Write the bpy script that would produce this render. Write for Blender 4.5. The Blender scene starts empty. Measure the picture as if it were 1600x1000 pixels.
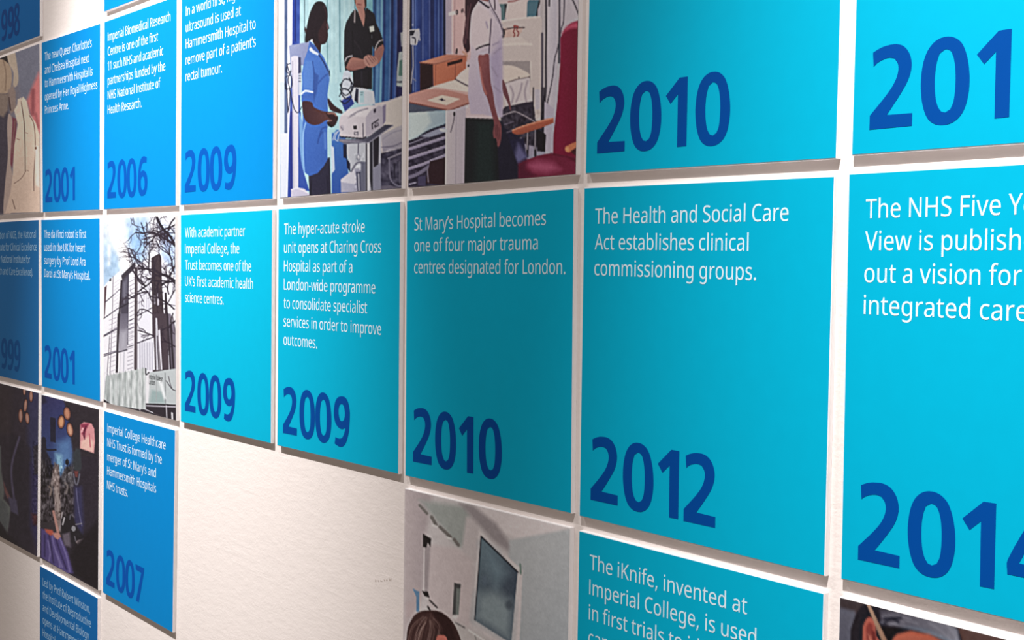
import bpy, bmesh, math, random
import numpy as np
from mathutils import Vector, Matrix

# ---------------------------------------------------------------- camera, light, exposure
S = 0.30                                   # one panel is 30 cm wide
CAM = dict(f=2006.40544, cx=9.456661, cy=-2.855902, cz=-1.397416, yaw=0.8921521210513432, pitch=-0.040043509441656674, roll=0.015979781584160566)
EYE = 1.50
def world(X, Y, Z):
    return Vector((X*S, Y*S, (Z-CAM['cz'])*S+EYE))
def cam_axes():
    y, p, r = CAM['yaw'], CAM['pitch'], CAM['roll']
    fw = np.array([-math.sin(y)*math.cos(p), math.cos(y)*math.cos(p), math.sin(p)])
    ri = np.array([math.cos(y), math.sin(y), 0.0]); up = np.cross(ri, fw)
    return fw, ri*math.cos(r)+up*math.sin(r), -ri*math.sin(r)+up*math.cos(r)
scene = bpy.context.scene
COL = scene.collection
FW, RI, UP = cam_axes()
cam = bpy.data.cameras.new('camera'); cam.sensor_width = 36.0; cam.lens = CAM['f']/1600*36
cam.clip_start = 0.01
co = bpy.data.objects.new('camera', cam); COL.objects.link(co)
m = Matrix.Identity(4)
for i in range(3):
    m[i][0] = RI[i]; m[i][1] = UP[i]; m[i][2] = -FW[i]
m.translation = world(CAM['cx'], CAM['cy'], CAM['cz'])
co.matrix_world = m
scene.camera = co

wd = bpy.data.worlds.new('room_light'); scene.world = wd; wd.use_nodes = True
wd.node_tree.nodes['Background'].inputs[0].default_value = (1.0, 0.85, 0.73, 1)
wd.node_tree.nodes['Background'].inputs[1].default_value = 0.185

def downlight(X, tz, beam, spill, angle):
    # a ceiling downlight in front of the wall: a soft-edged beam and the weaker spill around it
    for power, size in ((beam, angle), (spill, 150)):
        l = bpy.data.lights.new('downlight', 'SPOT'); l.energy = power
        l.spot_size = math.radians(size); l.spot_blend = 1.0; l.shadow_soft_size = 0.02
        l.color = (1.0, 0.975, 0.96)
        o = bpy.data.objects.new('downlight', l); COL.objects.link(o)
        o.location = world(X, -3.6, 4.8)
        d = world(X, 0, tz)-world(X, -3.6, 4.8)
        o.rotation_euler = d.to_track_quat('-Z', 'Y').to_euler()
downlight(3.0, -1.15, 465, 54, 40)
downlight(8.6, -1.15, 405, 54, 40)
downlight(-2.8, -1.15, 480, 54, 40)

vs = scene.view_settings
vs.view_transform = 'Standard'; vs.look = 'None'; vs.gamma = 1.0; vs.use_curve_mapping = False
vs.exposure = 0.0

# print and paint colours
CY = (0, 173, 209); AZ = (0, 131, 201); DP = (0, 97, 164); HZ = (24, 106, 168); WALL = (243, 233, 229)  # HZ is blue with a sheen haze mixed in
# brightness of each printed photograph
G_A4 = 0.82; G_A5 = 1.45; G_B2 = 0.85; G_C0 = 1.0; G_C1 = 0.85; G_A0 = 1.75; G_C5 = 1.5; G_C7 = 0.75

# ---------------------------------------------------------------- materials
def srgb(c):
    c = np.asarray(c, float)
    return np.where(c <= 0.04045, c/12.92, ((np.maximum(c, 0)+0.055)/1.055)**2.4)
def mat(name, col, rough=0.5, spec=0.3, attr=None, gain=None):
    m = bpy.data.materials.new(name); m.use_nodes = True
    nt = m.node_tree; b = nt.nodes['Principled BSDF']
    b.inputs['Roughness'].default_value = rough
    b.inputs['Specular IOR Level'].default_value = spec
    if attr:
        a = nt.nodes.new('ShaderNodeAttribute'); a.attribute_name = attr
        nt.links.new(a.outputs['Color'], b.inputs['Base Color'])
    else:
        c = [float(x) for x in srgb(np.array(col)/255.0)]
        # faint print mottle
        n = nt.nodes.new('ShaderNodeTexNoise'); n.inputs['Scale'].default_value = 60; n.inputs['Detail'].default_value = 2
        tc = nt.nodes.new('ShaderNodeTexCoord')
        r = nt.nodes.new('ShaderNodeMixRGB'); r.blend_type = 'MIX'
        r.inputs[1].default_value = (*[x*0.97 for x in c], 1); r.inputs[2].default_value = (*[min(1, x*1.03) for x in c], 1)
        nt.links.new(tc.outputs['Object'], n.inputs['Vector'])
        nt.links.new(n.outputs['Fac'], r.inputs[0]); nt.links.new(r.outputs[0], b.inputs['Base Color'])
    return m
M = {}
M['board'] = mat('white_foam_board', (252, 249, 250), 0.6)
M['cyan'] = mat('cyan_print', CY, 0.5, 0.08)
M['azure'] = mat('azure_print', AZ, 0.5, 0.08)
M['deep'] = mat('deep_blue_print', DP, 0.5, 0.14)
M['hazy'] = mat('sheen_blue_print', HZ, 0.5, 0.14)  # blue print with reflection haze put into its colour
M['num_cyan'] = mat('royal_blue_print', (0, 70, 150), 0.5, 0.08)
M['num_azure'] = mat('blue_print', (0, 78, 166), 0.5, 0.08)
M['num_deep'] = mat('navy_print', (0, 62, 128), 0.5, 0.14)
M['num_hazy'] = mat('sheen_navy_print', (16, 80, 142), 0.5, 0.08)  # number fainter, the same sheen haze put into its colour
M['text_dim'] = mat('dimmed_white_print', (160, 198, 226), 0.5, 0.08)  # white lettering with dim light and blur put into its colour
M['text'] = mat('white_print', (222, 242, 255), 0.5, 0.14)
M['black_text'] = mat('black_print', (40, 42, 46), 0.5, 0.14)
M['photo'] = mat('photo_paper', None, 0.45, 0.3, attr='print_colour')

def paint_wall():
    m = bpy.data.materials.new('magnolia_wall_paint'); m.use_nodes = True
    nt = m.node_tree; b = nt.nodes['Principled BSDF']
    b.inputs['Roughness'].default_value = 0.7; b.inputs['Specular IOR Level'].default_value = 0.25
    tc = nt.nodes.new('ShaderNodeTexCoord')
    def noise(scale, detail, sx=1, sz=1, rot=0):
        mp = nt.nodes.new('ShaderNodeMapping'); mp.inputs['Scale'].default_value = (sx, 1, sz); mp.inputs['Rotation'].default_value = (0, rot, 0)
        n = nt.nodes.new('ShaderNodeTexNoise'); n.inputs['Scale'].default_value = scale; n.inputs['Detail'].default_value = detail
        nt.links.new(tc.outputs['Object'], mp.inputs['Vector']); nt.links.new(mp.outputs[0], n.inputs['Vector']); return n
    n1 = noise(330, 3); n2 = noise(90, 4, 0.6, 1.4, 0.1); n3 = noise(14, 3, 0.3, 8, 0.14)
    mix = nt.nodes.new('ShaderNodeMath'); mix.operation = 'MULTIPLY_ADD'; mix.inputs[1].default_value = 0.6
    nt.links.new(n1.outputs['Fac'], mix.inputs[0]); nt.links.new(n2.outputs['Fac'], mix.inputs[2])
    rp = nt.nodes.new('ShaderNodeMapRange'); rp.inputs[1].default_value = 0.60; rp.inputs[2].default_value = 0.66
    rp.inputs[3].default_value = 0.0; rp.inputs[4].default_value = 0.10
    nt.links.new(n3.outputs['Fac'], rp.inputs[0])
    ad = nt.nodes.new('ShaderNodeMath'); ad.operation = 'ADD'
    nt.links.new(mix.outputs[0], ad.inputs[0]); nt.links.new(rp.outputs[0], ad.inputs[1])
    bp = nt.nodes.new('ShaderNodeBump'); bp.inputs['Strength'].default_value = 0.24; bp.inputs['Distance'].default_value = 0.0016
    nt.links.new(ad.outputs[0], bp.inputs['Height']); nt.links.new(bp.outputs[0], b.inputs['Normal'])
    cr = nt.nodes.new('ShaderNodeMixRGB')
    nt.links.new(n2.outputs['Fac'], cr.inputs[0])
    w = srgb(np.array(WALL)/255)
    cr.inputs[1].default_value = (*[float(x)*0.97 for x in w], 1); cr.inputs[2].default_value = (*[float(x)*1.02 for x in w], 1)
    nt.links.new(cr.outputs[0], b.inputs['Base Color'])
    return m
M['wall'] = paint_wall()

# ---------------------------------------------------------------- object helpers
def link(name, me, mt, parent=None):
    me.materials.append(mt)
    o = bpy.data.objects.new(name, me); COL.objects.link(o)
    if parent is not None:
        o.parent = parent; o.matrix_parent_inverse = Matrix.Translation(-parent.location)
    return o
def prism(name, quad, y0, y1, mt, parent=None, bevel=0):
    # quad: four (X,Z) corners in panel units, y0 front, y1 back (panel units)
    bm = bmesh.new()
    f = [bm.verts.new(world(x, y0, z)) for x, z in quad]
    b = [bm.verts.new(world(x, y1, z)) for x, z in quad]
    bm.faces.new(f); bm.faces.new(b[::-1])
    n = len(quad)
    for i in range(n): bm.faces.new([f[i], b[i], b[(i+1) % n], f[(i+1) % n]])
    bmesh.ops.recalc_face_normals(bm, faces=bm.faces[:])
    if bevel:
        bmesh.ops.bevel(bm, geom=bm.edges[:], offset=bevel, segments=2, affect='EDGES')
    me = bpy.data.meshes.new(name); bm.to_mesh(me); bm.free()
    return link(name, me, mt, parent)

# ---------------------------------------------------------------- the wall
T = 0.0185          # panel thickness in panel widths (about 5.5 mm)
wall = prism('wall_back', [(-6, 6), (16, 6), (16, -6.2), (-6, -6.2)], T, T+0.4, M['wall'])
wall['kind'] = 'structure'
M['pencil'] = mat('pencil_grey', (205, 193, 186), 0.8, 0.1)
bmk = bmesh.new()                    # a faint run of pencil ticks on the bare wall
for k, (dx, w_, hh) in enumerate(((0, .010, .012), (.022, .007, .010), (.040, .014, .007), (.066, .008, .010), (.082, .010, .009), (.104, .016, .014))):
    x0, z0 = 5.018+dx, -2.70+dx*.24
    vs_ = [bmk.verts.new(world(x, T-.0004, z)) for x, z in ((x0, z0), (x0+w_, z0+.002), (x0+w_*1.1, z0+hh), (x0+w_*.5, z0+hh*.5), (x0+.001, z0+hh))]
    bmk.faces.new(vs_)
mk = bpy.data.meshes.new('pencil_mark'); bmk.to_mesh(mk); bmk.free()
link('pencil_mark', mk, M['pencil'], wall)

# ---------------------------------------------------------------- panels: measured corners, (column,row) -> TL,TR,BR,BL
H = 1.08719
QUADS = {
    (0, -1): [(0.0000, 1.1340), (1.0038, 1.1451), (1.0038, 0.0580), (0.0000, 0.0580)],
    (2, -1): [(2.0974, 1.1403), (3.0982, 1.1340), (3.0982, 0.0531), (2.0974, 0.0531)],
    (0, 0): [(0.0000, 0.0115), (0.9942, 0.0115), (1.0274, -1.0818), (0.0000, -1.0818)],
    (1, 0): [(1.0378, 0.0109), (2.0408, -0.0040), (2.0399, -1.0903), (1.0614, -1.0835)],
    (2, 0): [(2.1018, -0.0036), (3.0967, -0.0068), (3.0967, -1.0973), (2.1033, -1.0919)],
    (3, 0): [(3.1517, -0.0090), (4.1467, -0.0078), (4.1514, -1.0950), (3.1517, -1.0962)],
    (4, 0): [(4.1987, -0.0073), (5.1987, -0.0013), (5.2078, -1.0884), (4.2095, -1.0945)],
    (5, 0): [(5.2427, -0.0019), (6.2403, 0.0054), (6.2445, -1.0818), (5.2509, -1.0891)],
    (6, 0): [(6.2935, 0.0059), (7.3008, -0.0007), (7.2968, -1.0879), (6.2895, -1.0813)],
    (7, 0): [(7.3476, 0.0047), (8.3436, 0.0000), (8.3436, -1.0824), (7.3447, -1.0824)],
    (0, 1): [(0.0000, -1.1283), (0.9886, -1.1283), (0.9924, -2.2121), (0.0000, -2.2121)],
    (1, 1): [(1.0325, -1.1292), (2.0403, -1.1384), (2.0572, -2.2212), (1.0512, -2.2141)],
    (2, 1): [(2.0919, -1.1424), (3.0894, -1.1453), (3.1161, -2.2263), (2.1090, -2.2210)],
    (3, 1): [(3.1555, -1.1441), (4.1461, -1.1430), (4.1517, -2.2259), (3.1698, -2.2248)],
    (4, 1): [(4.2031, -1.1410), (5.1999, -1.1387), (5.2095, -2.2258), (4.2104, -2.2274)],
    (5, 1): [(5.2431, -1.1360), (6.2348, -1.1256), (6.2499, -2.2182), (5.2568, -2.2255)],
    (6, 1): [(6.2844, -1.1262), (7.2924, -1.1337), (7.2938, -2.2240), (6.2899, -2.2196)],
    (7, 1): [(7.3376, -1.1297), (8.3436, -1.1297), (8.3436, -2.2206), (7.3461, -2.2206)],
    (0, 2): [(0.0000, -2.2594), (0.9902, -2.2594), (0.9668, -3.3493), (0.0000, -3.3493)],
    (1, 2): [(1.0416, -2.2651), (2.0396, -2.2669), (2.0343, -3.3517), (1.0212, -3.3460)],
    (2, 2): [(2.1173, -2.2685), (3.1040, -2.2763), (3.0851, -3.3608), (2.1066, -3.3489)],
    (5, 2): [(5.2543, -2.2749), (6.2467, -2.2665), (6.2467, -3.3537), (5.2543, -3.3621)],
    (6, 2): [(6.2900, -2.2678), (7.2935, -2.2703), (7.2935, -3.3575), (6.2900, -3.3550)],
    (7, 2): [(7.3443, -2.2684), (8.3436, -2.2684), (8.3436, -3.3553), (7.3443, -3.3556)],
    (1, 3): [(1.0164, -3.3960), (2.0286, -3.3975), (2.0286, -4.4847), (1.0164, -4.4832)],
}
def homography(q):
    src = [(0, 0), (1, 0), (1, -H), (0, -H)]
    A, b = [], []
    for (u, w), (x, z) in zip(src, q):
        A += [[u, w, 1, 0, 0, 0, -u*x, -w*x], [0, 0, 0, u, w, 1, -u*z, -w*z]]; b += [x, z]
    return np.append(np.linalg.solve(np.array(A, float), np.array(b, float)), 1).reshape(3, 3)
def on_panel(h, u, w):
    r = h @ np.array([u, w, np.ones_like(u)]); return r[0]/r[2], r[1]/r[2]

GLYPH = {
    'A': '512/437,0 368,177 141,177 73,0 0,0 224,575 289,575 512,0/282,415 274,438 263,473 255,500 247,468 238,438 230,415 165,241 346,241',
    'B': '521/241,573 336,565 404,541 445,497 459,431 456,399 446,371 431,347 409,328 382,313 350,304 350,300 384,292 415,279 441,261 461,236 474,203 478,163 472,115 454,74 425,42 385,19 337,5 279,0 78,0 78,573/256,329 318,335 357,352 377,382 384,423 376,463 351,490 308,506 245,511 150,511 150,329/150,269 150,61 265,61 330,68 371,91 394,125 401,168 398,197 388,221 370,241 344,256 307,266 260,269',
    'C': '506/323,517 280,513 241,502 206,482 178,456 155,423 139,383 129,337 125,286 131,220 147,164 175,117 213,83 262,62 322,55 394,62 460,78 460,15 393,-2 312,-8 232,1 166,28 115,72 78,131 56,203 49,287 53,349 67,406 89,456 120,499 159,534 206,559 261,575 324,581 367,578 409,572 448,561 482,547 453,486 394,508 360,515',
    'D': '585/536,292 528,203 501,131 457,74 399,33 325,8 237,0 78,0 78,573 254,573 335,565 404,540 460,501 502,446 528,377/460,289 454,359 435,415 404,457 361,487 308,505 244,511 150,511 150,62 228,62 329,76 402,119 446,190',
    'E': '446/398,0 78,0 78,573 398,573 398,509 150,509 150,330 383,330 383,268 150,268 150,63 398,63',
    'F': '416/150,0 78,0 78,573 398,573 398,509 150,509 150,306 383,306 383,243 150,243',
    'G': '583/326,302 524,302 524,22 431,-1 323,-8 241,1 173,28 120,71 81,130 57,202 49,286 58,370 84,442 127,500 186,544 259,571 346,581 392,578 437,572 516,547 489,484 421,508 382,515 342,517 278,510 225,489 181,455 150,409 131,353 124,286 130,222 146,166 175,119 216,84 270,62 340,55 404,59 452,68 452,238 326,238',
    'H': '594/516,0 443,0 443,267 150,267 150,0 78,0 78,573 150,573 150,330 443,330 443,573 516,573',
    'I': '213/70,0 143,0 143,573 70,573',
    'K': '496/496,0 411,0 209,273 150,222 150,0 78,0 78,573 150,573 150,290 199,345 249,399 403,573 488,573 261,323',
    'L': '420/78,0 78,573 150,573 150,64 400,64 400,0',
    'M': '727/330,0 142,502 139,502 142,461 144,407 144,347 144,0 78,0 78,573 184,573 361,103 364,103 544,573 650,573 650,0 578,0 578,352 579,408 581,460 584,501 581,501 390,0',
    'N': '609/532,0 447,0 141,476 138,476 141,432 143,378 144,320 144,0 78,0 78,573 161,573 467,99 470,99 468,137 466,193 464,249 464,573 532,573',
    'P': '485/229,573 326,562 393,528 431,475 444,404 441,370 433,336 417,306 395,278 364,255 324,238 275,227 216,223 150,223 150,0 78,0 78,573/223,511 150,511 150,285 208,285 258,288 298,296 330,311 352,334 365,363 370,401 361,449 334,484 289,504',
    'Q': '626/577,287 573,221 559,160 535,108 503,64 461,30 411,6 548,-136 444,-136 334,-7 324,-8 314,-8 251,-3 196,13 151,39 114,73 85,116 65,167 53,224 49,288 56,370 78,442 114,500 166,545 232,572 314,581 393,572 459,545 510,501 547,442 570,370/125,287 130,220 145,163 171,117 207,83 255,62 314,55 373,62 420,83 456,117 481,163 496,220 501,287 490,384 456,457 421,491 373,511 314,518 255,511 207,490 171,457 145,411 130,354',
    'R': '498/236,573 301,568 353,555 393,532 422,500 439,460 444,410 440,368 427,334 408,306 385,285 330,257 487,0 403,0 264,237 150,237 150,0 78,0 78,573/232,510 150,510 150,298 236,298 296,304 338,325 362,359 370,407 366,440 355,467 336,486 310,500 275,507',
    'S': '440/403,153 396,106 378,66 348,35 307,11 257,-3 198,-8 137,-5 83,4 41,19 41,88 113,65 156,57 201,55 240,57 273,66 298,79 316,98 327,120 330,147 327,173 318,194 302,213 277,230 196,265 131,294 106,311 85,330 69,351 57,375 50,403 48,435 54,477 71,513 99,542 136,563 180,576 231,581 276,578 318,572 389,549 366,487 302,508 266,515 229,517 196,515 169,507 148,494 133,478 124,457 121,434 124,407 133,386 149,367 172,351 246,318 293,299 332,279 362,255 385,228 398,194',
    'T': '446/259,0 187,0 187,509 8,509 8,573 437,573 437,509 259,509',
    'U': '586/513,202 507,146 489,95 459,52 416,20 360,-1 290,-8 196,7 128,50 86,118 72,204 72,573 144,573 144,201 154,139 182,93 228,64 294,55 342,59 379,73 407,96 427,126 438,161 442,202 442,573 513,573',
    'V': '481/481,573 277,0 204,0 0,573 75,573 204,205 220,160 231,119 241,80 250,119 262,161 277,207 405,573',
    'W': '745/735,573 583,0 510,0 399,375 389,410 380,443 373,471 370,488 367,471 361,443 352,409 342,373 234,0 161,0 10,573 85,573 174,223 183,186 190,151 196,118 201,87 206,119 213,154 222,191 232,227 333,573 407,573 512,225 523,187 532,151 538,117 544,87 550,129 560,175 572,224 660,573',
    'Y': '454/227,291 376,573 454,573 263,222 263,0 191,0 191,219 0,573 79,573',
    'a': '450/231,437 299,428 347,403 376,358 385,293 385,0 334,0 320,61 317,61 279,22 258,9 234,-1 172,-8 136,-5 103,6 75,23 55,48 41,80 37,119 50,176 87,219 152,245 243,257 316,259 316,285 310,330 293,359 265,375 227,380 194,378 163,370 106,347 84,400 151,426 190,434/252,208 184,200 141,182 118,155 110,119 115,87 132,66 157,53 188,49 238,56 279,79 306,117 315,172 315,210',
    'b': '493/139,461 138,410 135,373 139,373 161,398 189,419 226,432 272,437 344,423 401,381 437,312 449,215 444,147 427,91 400,48 365,17 322,-2 272,-8 226,-3 189,10 161,31 139,55 133,55 119,0 68,0 68,609 139,609/260,379 219,374 188,361 165,339 150,308 142,268 139,217 139,214 145,144 165,93 202,61 261,51 312,61 348,93 369,145 376,216 369,287 348,338 311,368',
    'c': '385/241,-8 187,-2 139,15 99,45 69,87 50,143 44,213 51,284 71,342 102,385 142,415 191,432 245,438 309,431 358,415 337,356 292,370 244,376 204,371 172,358 148,335 131,303 120,263 117,213 120,166 131,126 148,94 172,71 202,58 240,53 302,60 351,78 351,15 304,-2',
    'd': '493/221,-8 148,6 92,48 56,117 44,214 56,311 93,381 149,424 221,438 253,436 280,429 323,407 354,374 359,374 356,405 354,438 354,609 425,609 425,0 368,0 358,58 354,58 323,24 279,1 252,-6/232,51 290,60 328,88 348,135 355,200 355,213 349,284 329,336 291,369 231,379 181,368 146,334 124,281 117,213 124,144 146,93 181,61',
    'e': '452/234,438 286,432 329,414 364,385 390,346 406,299 411,244 411,201 117,201 127,137 154,90 197,62 254,52 327,60 392,82 392,20 327,-1 251,-8 194,-2 143,17 101,48 70,91 51,146 44,212 50,277 68,333 96,378 134,411 181,431/233,380 188,372 154,348 130,309 119,257 338,257 335,292 326,322 312,346 292,364 266,376',
    'f': '276/266,375 158,375 158,0 87,0 87,375 12,375 12,408 87,432 87,457 92,507 104,547 124,577 152,597 186,609 227,613 274,609 310,599 292,544 262,552 228,556 197,550 175,532 162,502 158,458 158,430 266,430',
    'g': '493/221,438 261,434 297,422 329,402 355,373 359,373 369,430 425,430 425,-7 420,-63 404,-109 378,-146 341,-172 293,-187 233,-192 147,-186 78,-165 78,-100 111,-114 149,-125 191,-132 237,-134 286,-126 324,-101 347,-63 355,-13 355,4 356,32 358,57 354,57 329,28 299,8 263,-4 221,-8 147,7 91,51 56,121 44,214 56,306 91,377 147,423/230,379 197,374 169,359 147,336 130,303 120,262 117,213 124,143 146,92 182,60 232,50 262,52 288,58 309,69 326,85 340,105 349,131 356,197 356,214 353,267 343,309 326,340 302,362 270,374',
    'h': '495/139,431 138,399 135,370 140,370 155,391 174,407 221,429 273,437 321,433 360,421 391,400 413,370 426,330 431,280 431,0 361,0 361,275 355,321 338,353 308,372 265,379 222,374 189,360 166,338 150,308 142,269 139,222 139,0 68,0 68,609 139,609',
    'i': '207/139,430 139,0 68,0 68,430/104,591 119,588 133,580 142,566 145,546 142,526 133,512 119,504 104,501 88,504 75,512 66,526 63,546 66,566 75,580 88,588',
    'j': '207/18,-192 -18,-190 -44,-183 -44,-126 -19,-132 9,-134 32,-130 51,-120 64,-100 68,-67 68,430 139,430 139,-64 136,-101 126,-133 110,-159 87,-177 56,-189/63,546 66,566 75,580 88,588 104,591 119,588 133,580 142,566 145,546 142,526 133,512 119,504 104,501 88,504 75,512 66,526',
    'k': '428/138,291 137,257 135,221 138,221 152,240 172,264 189,285 326,430 409,430 235,246 421,0 336,0 187,200 138,158 138,0 68,0 68,609 138,609',
    'l': '207/139,0 68,0 68,609 139,609',
    'm': '749/540,438 603,429 649,401 676,352 685,280 685,0 615,0 615,277 610,321 594,353 567,372 528,379 474,369 438,342 418,298 411,237 411,0 342,0 342,277 339,308 332,333 320,353 303,367 281,376 253,379 215,374 185,360 164,338 150,308 141,269 139,223 139,0 68,0 68,430 125,430 136,371 140,371 155,392 173,409 217,431 266,438 312,433 349,420 378,398 398,366 402,366 427,398 461,420 499,433',
    'n': '495/275,438 343,429 391,401 421,352 431,280 431,0 361,0 361,275 355,321 338,353 308,372 265,379 204,368 166,338 146,289 139,223 139,0 68,0 68,430 125,430 136,371 140,371 156,392 175,409 222,431',
    'o': '485/442,216 438,165 428,121 411,82 388,51 359,25 324,7 285,-4 241,-8 200,-4 163,7 129,25 100,51 77,82 59,121 48,165 44,216 50,282 68,336 97,380 137,412 186,431 244,438 299,431 347,412 387,380 417,336 436,282/117,216 120,169 130,128 147,95 172,71 203,56 243,51 282,56 314,71 339,95 356,128 366,169 369,216 365,263 355,303 338,335 314,359 282,374 242,379 185,368 147,335 124,284',
    'p': '493/273,438 344,424 401,383 437,313 449,216 444,148 427,93 401,49 365,17 322,-2 272,-8 241,-6 213,1 170,24 139,55 134,55 137,20 139,-16 139,-192 68,-192 68,430 126,430 136,371 139,371 170,405 189,419 213,429 240,436/260,379 221,374 190,362 167,342 152,313 142,275 139,229 139,216 142,167 150,126 165,93 188,70 220,55 261,51 297,56 326,72 348,98 364,131 373,171 376,217 369,283 348,334 311,367',
    'q': '493/354,-9 355,25 358,58 354,58 332,32 303,11 266,-3 219,-8 148,6 93,48 56,117 44,214 50,282 67,338 93,381 129,413 172,432 221,438 267,433 304,419 333,397 355,371 358,371 369,430 425,430 425,-192 354,-192/233,51 272,55 304,67 327,87 342,116 352,153 355,199 355,213 348,285 328,337 290,369 231,379 181,368 145,334 124,281 117,213 124,145 146,93 182,61',
    'r': '331/269,438 295,437 319,433 310,368 287,372 264,374 240,371 217,363 195,351 176,334 161,313 149,289 141,261 139,229 139,0 68,0 68,430 126,430 134,351 137,351 170,395 191,413 214,426 240,435',
    's': '384/348,119 343,80 327,49 302,24 268,6 226,-4 176,-8 99,-1 42,19 42,83 104,60 141,52 178,49 224,53 256,66 274,86 280,112 278,128 271,141 239,167 174,196 103,228 76,245 57,266 45,292 41,324 52,372 85,408 137,430 202,438 275,430 339,409 315,353 258,372 197,380 159,377 131,366 114,350 108,328 111,312 119,298 154,274 219,246 289,215 314,197 333,176 344,150',
    't': '289/212,50 245,53 272,59 272,5 240,-4 200,-8 167,-5 138,4 112,20 91,44 78,79 74,125 74,375 13,375 13,409 75,437 103,528 144,528 144,430 269,430 269,375 144,375 144,127 149,93 163,69 185,54',
    'u': '495/427,430 427,0 370,0 359,57 356,57 340,36 321,20 273,-1 220,-8 173,-4 134,8 103,29 81,59 68,99 63,148 63,430 135,430 135,153 141,108 158,76 188,57 230,51 273,55 306,69 330,91 345,121 354,160 357,206 357,430',
    'v': '407/163,0 0,430 75,430 167,176 180,137 193,96 201,63 204,63 214,96 227,138 241,176 332,430 407,430 244,0',
    'w': '630/346,243 336,276 328,308 321,335 316,357 313,357 308,335 302,307 294,275 284,242 207,1 127,1 9,431 82,431 141,201 153,154 163,109 169,73 172,73 178,97 185,128 193,160 201,188 277,431 354,431 428,188 440,149 451,109 457,74 460,74 466,108 477,153 489,201 549,431 621,431 502,1 419,1',
    'x': '424/170,220 22,430 102,430 213,268 322,430 402,430 253,220 410,0 330,0 213,172 94,0 14,0',
    'y': '409/1,430 76,430 169,185 184,144 196,105 205,68 209,68 224,121 245,186 333,430 409,430 224,-59 207,-97 188,-130 165,-156 138,-176 106,-188 67,-192 34,-190 9,-186 9,-130 30,-133 56,-135 79,-132 99,-126 116,-114 130,-99 152,-59 174,-2',
    'z': '377/346,0 31,0 31,47 262,375 45,375 45,430 340,430 340,377 112,55 346,55',
    '0': '458/419,287 417,221 409,163 395,112 376,70 349,37 316,12 276,-3 229,-8 170,1 122,27 86,70 60,129 44,201 39,287 44,373 58,446 83,504 119,547 167,573 229,581 287,573 335,547 372,504 399,446 414,373/110,287 113,215 121,156 137,111 159,78 190,59 229,52 268,59 298,78 320,110 336,156 345,215 348,287 345,359 336,417 320,463 298,495 268,515 229,521 190,515 159,495 137,463 121,417 113,359',
    '1': '458/285,0 216,0 216,400 216,439 217,470 219,499 196,477 169,455 108,405 71,452 226,573 285,573',
    '2': '458/417,0 38,0 38,59 188,210 261,287 287,320 306,353 318,387 322,424 315,466 294,496 261,514 221,520 181,517 147,506 83,466 45,513 94,548 153,572 186,578 221,581 270,576 313,562 347,540 372,510 388,472 394,428 389,385 375,344 353,305 324,267 247,185 128,67 128,64 417,64',
    '3': '458/395,439 392,403 381,372 363,347 340,326 310,311 277,302 277,298 337,283 379,255 405,214 413,163 407,116 390,74 360,40 318,14 263,-3 193,-8 110,-1 72,8 36,23 36,89 74,73 114,61 155,54 194,51 260,59 305,81 331,117 339,164 335,197 320,223 297,242 265,255 226,263 179,265 123,265 123,326 180,326 223,329 259,339 286,356 307,377 319,404 323,434 316,471 295,498 262,516 219,521 164,515 117,498 75,473 39,521 73,544 115,563 163,576 218,581 296,571 352,540 384,495',
    '4': '458/443,130 359,130 359,0 291,0 291,130 17,130 17,190 286,576 359,576 359,193 443,193/291,374 291,412 293,444 294,474 295,500 292,500 276,468 257,438 86,193 291,193',
    '5': '458/221,351 275,346 322,331 361,307 389,274 407,232 413,183 407,128 387,81 356,43 314,15 261,-2 199,-8 116,0 80,10 51,23 51,90 82,74 121,62 161,55 200,52 239,55 274,65 302,82 323,106 336,137 341,176 332,225 306,262 262,284 197,292 146,288 99,280 64,302 86,573 373,573 373,508 146,508 132,342 169,348',
    '6': '458/44,245 51,342 60,389 75,433 95,474 121,510 155,539 196,562 246,576 306,581 344,579 377,573 377,513 344,520 308,523 257,518 216,504 183,483 158,454 139,419 127,380 115,291 119,291 150,326 170,339 194,350 223,356 255,358 302,353 342,338 375,313 400,279 416,236 421,184 415,129 399,82 372,44 336,15 291,-2 239,-8 199,-4 163,7 130,26 101,54 77,89 59,133 48,185/238,51 284,59 320,84 343,125 351,184 344,233 324,271 289,295 241,303 205,299 175,287 150,270 131,248 119,223 115,198 123,146 146,99 164,79 185,64 210,55',
    '7': '458/109,0 344,508 35,508 35,573 419,573 419,518 187,0',
    '8': '458/229,581 276,577 318,565 352,546 378,519 395,485 400,443 396,411 385,383 368,359 346,338 291,303 355,265 381,242 401,216 414,185 419,148 413,104 395,65 367,34 330,11 284,-3 231,-8 174,-3 126,10 89,33 61,63 45,101 39,146 43,183 56,214 75,241 99,264 158,299 107,336 87,358 71,383 61,411 58,444 63,485 80,518 107,545 141,565 182,577/108,145 116,107 138,76 176,55 229,48 281,55 319,76 342,108 350,148 346,174 335,197 317,217 293,235 229,265 217,270 157,237 136,219 121,197 111,173/228,524 188,518 155,502 134,476 127,441 130,414 141,391 157,373 179,357 232,330 282,357 302,373 317,392 327,414 330,441 323,476 302,502 270,518',
    '9': '458/417,328 410,231 401,183 387,139 366,99 340,63 306,33 265,11 214,-3 154,-8 117,-6 82,0 82,60 115,53 152,50 204,54 245,68 278,90 303,118 322,153 334,192 346,281 341,281 310,247 290,233 266,223 237,216 204,214 158,219 118,235 85,260 61,294 45,336 40,387 46,443 63,491 90,529 127,557 171,575 223,581 262,577 299,565 332,545 361,518 384,483 402,439 413,388/223,521 178,513 142,488 118,447 110,388 117,339 137,301 171,277 220,269 256,273 286,285 311,303 330,325 342,349 346,374 338,426 315,474 298,493 277,508 252,518',
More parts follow.
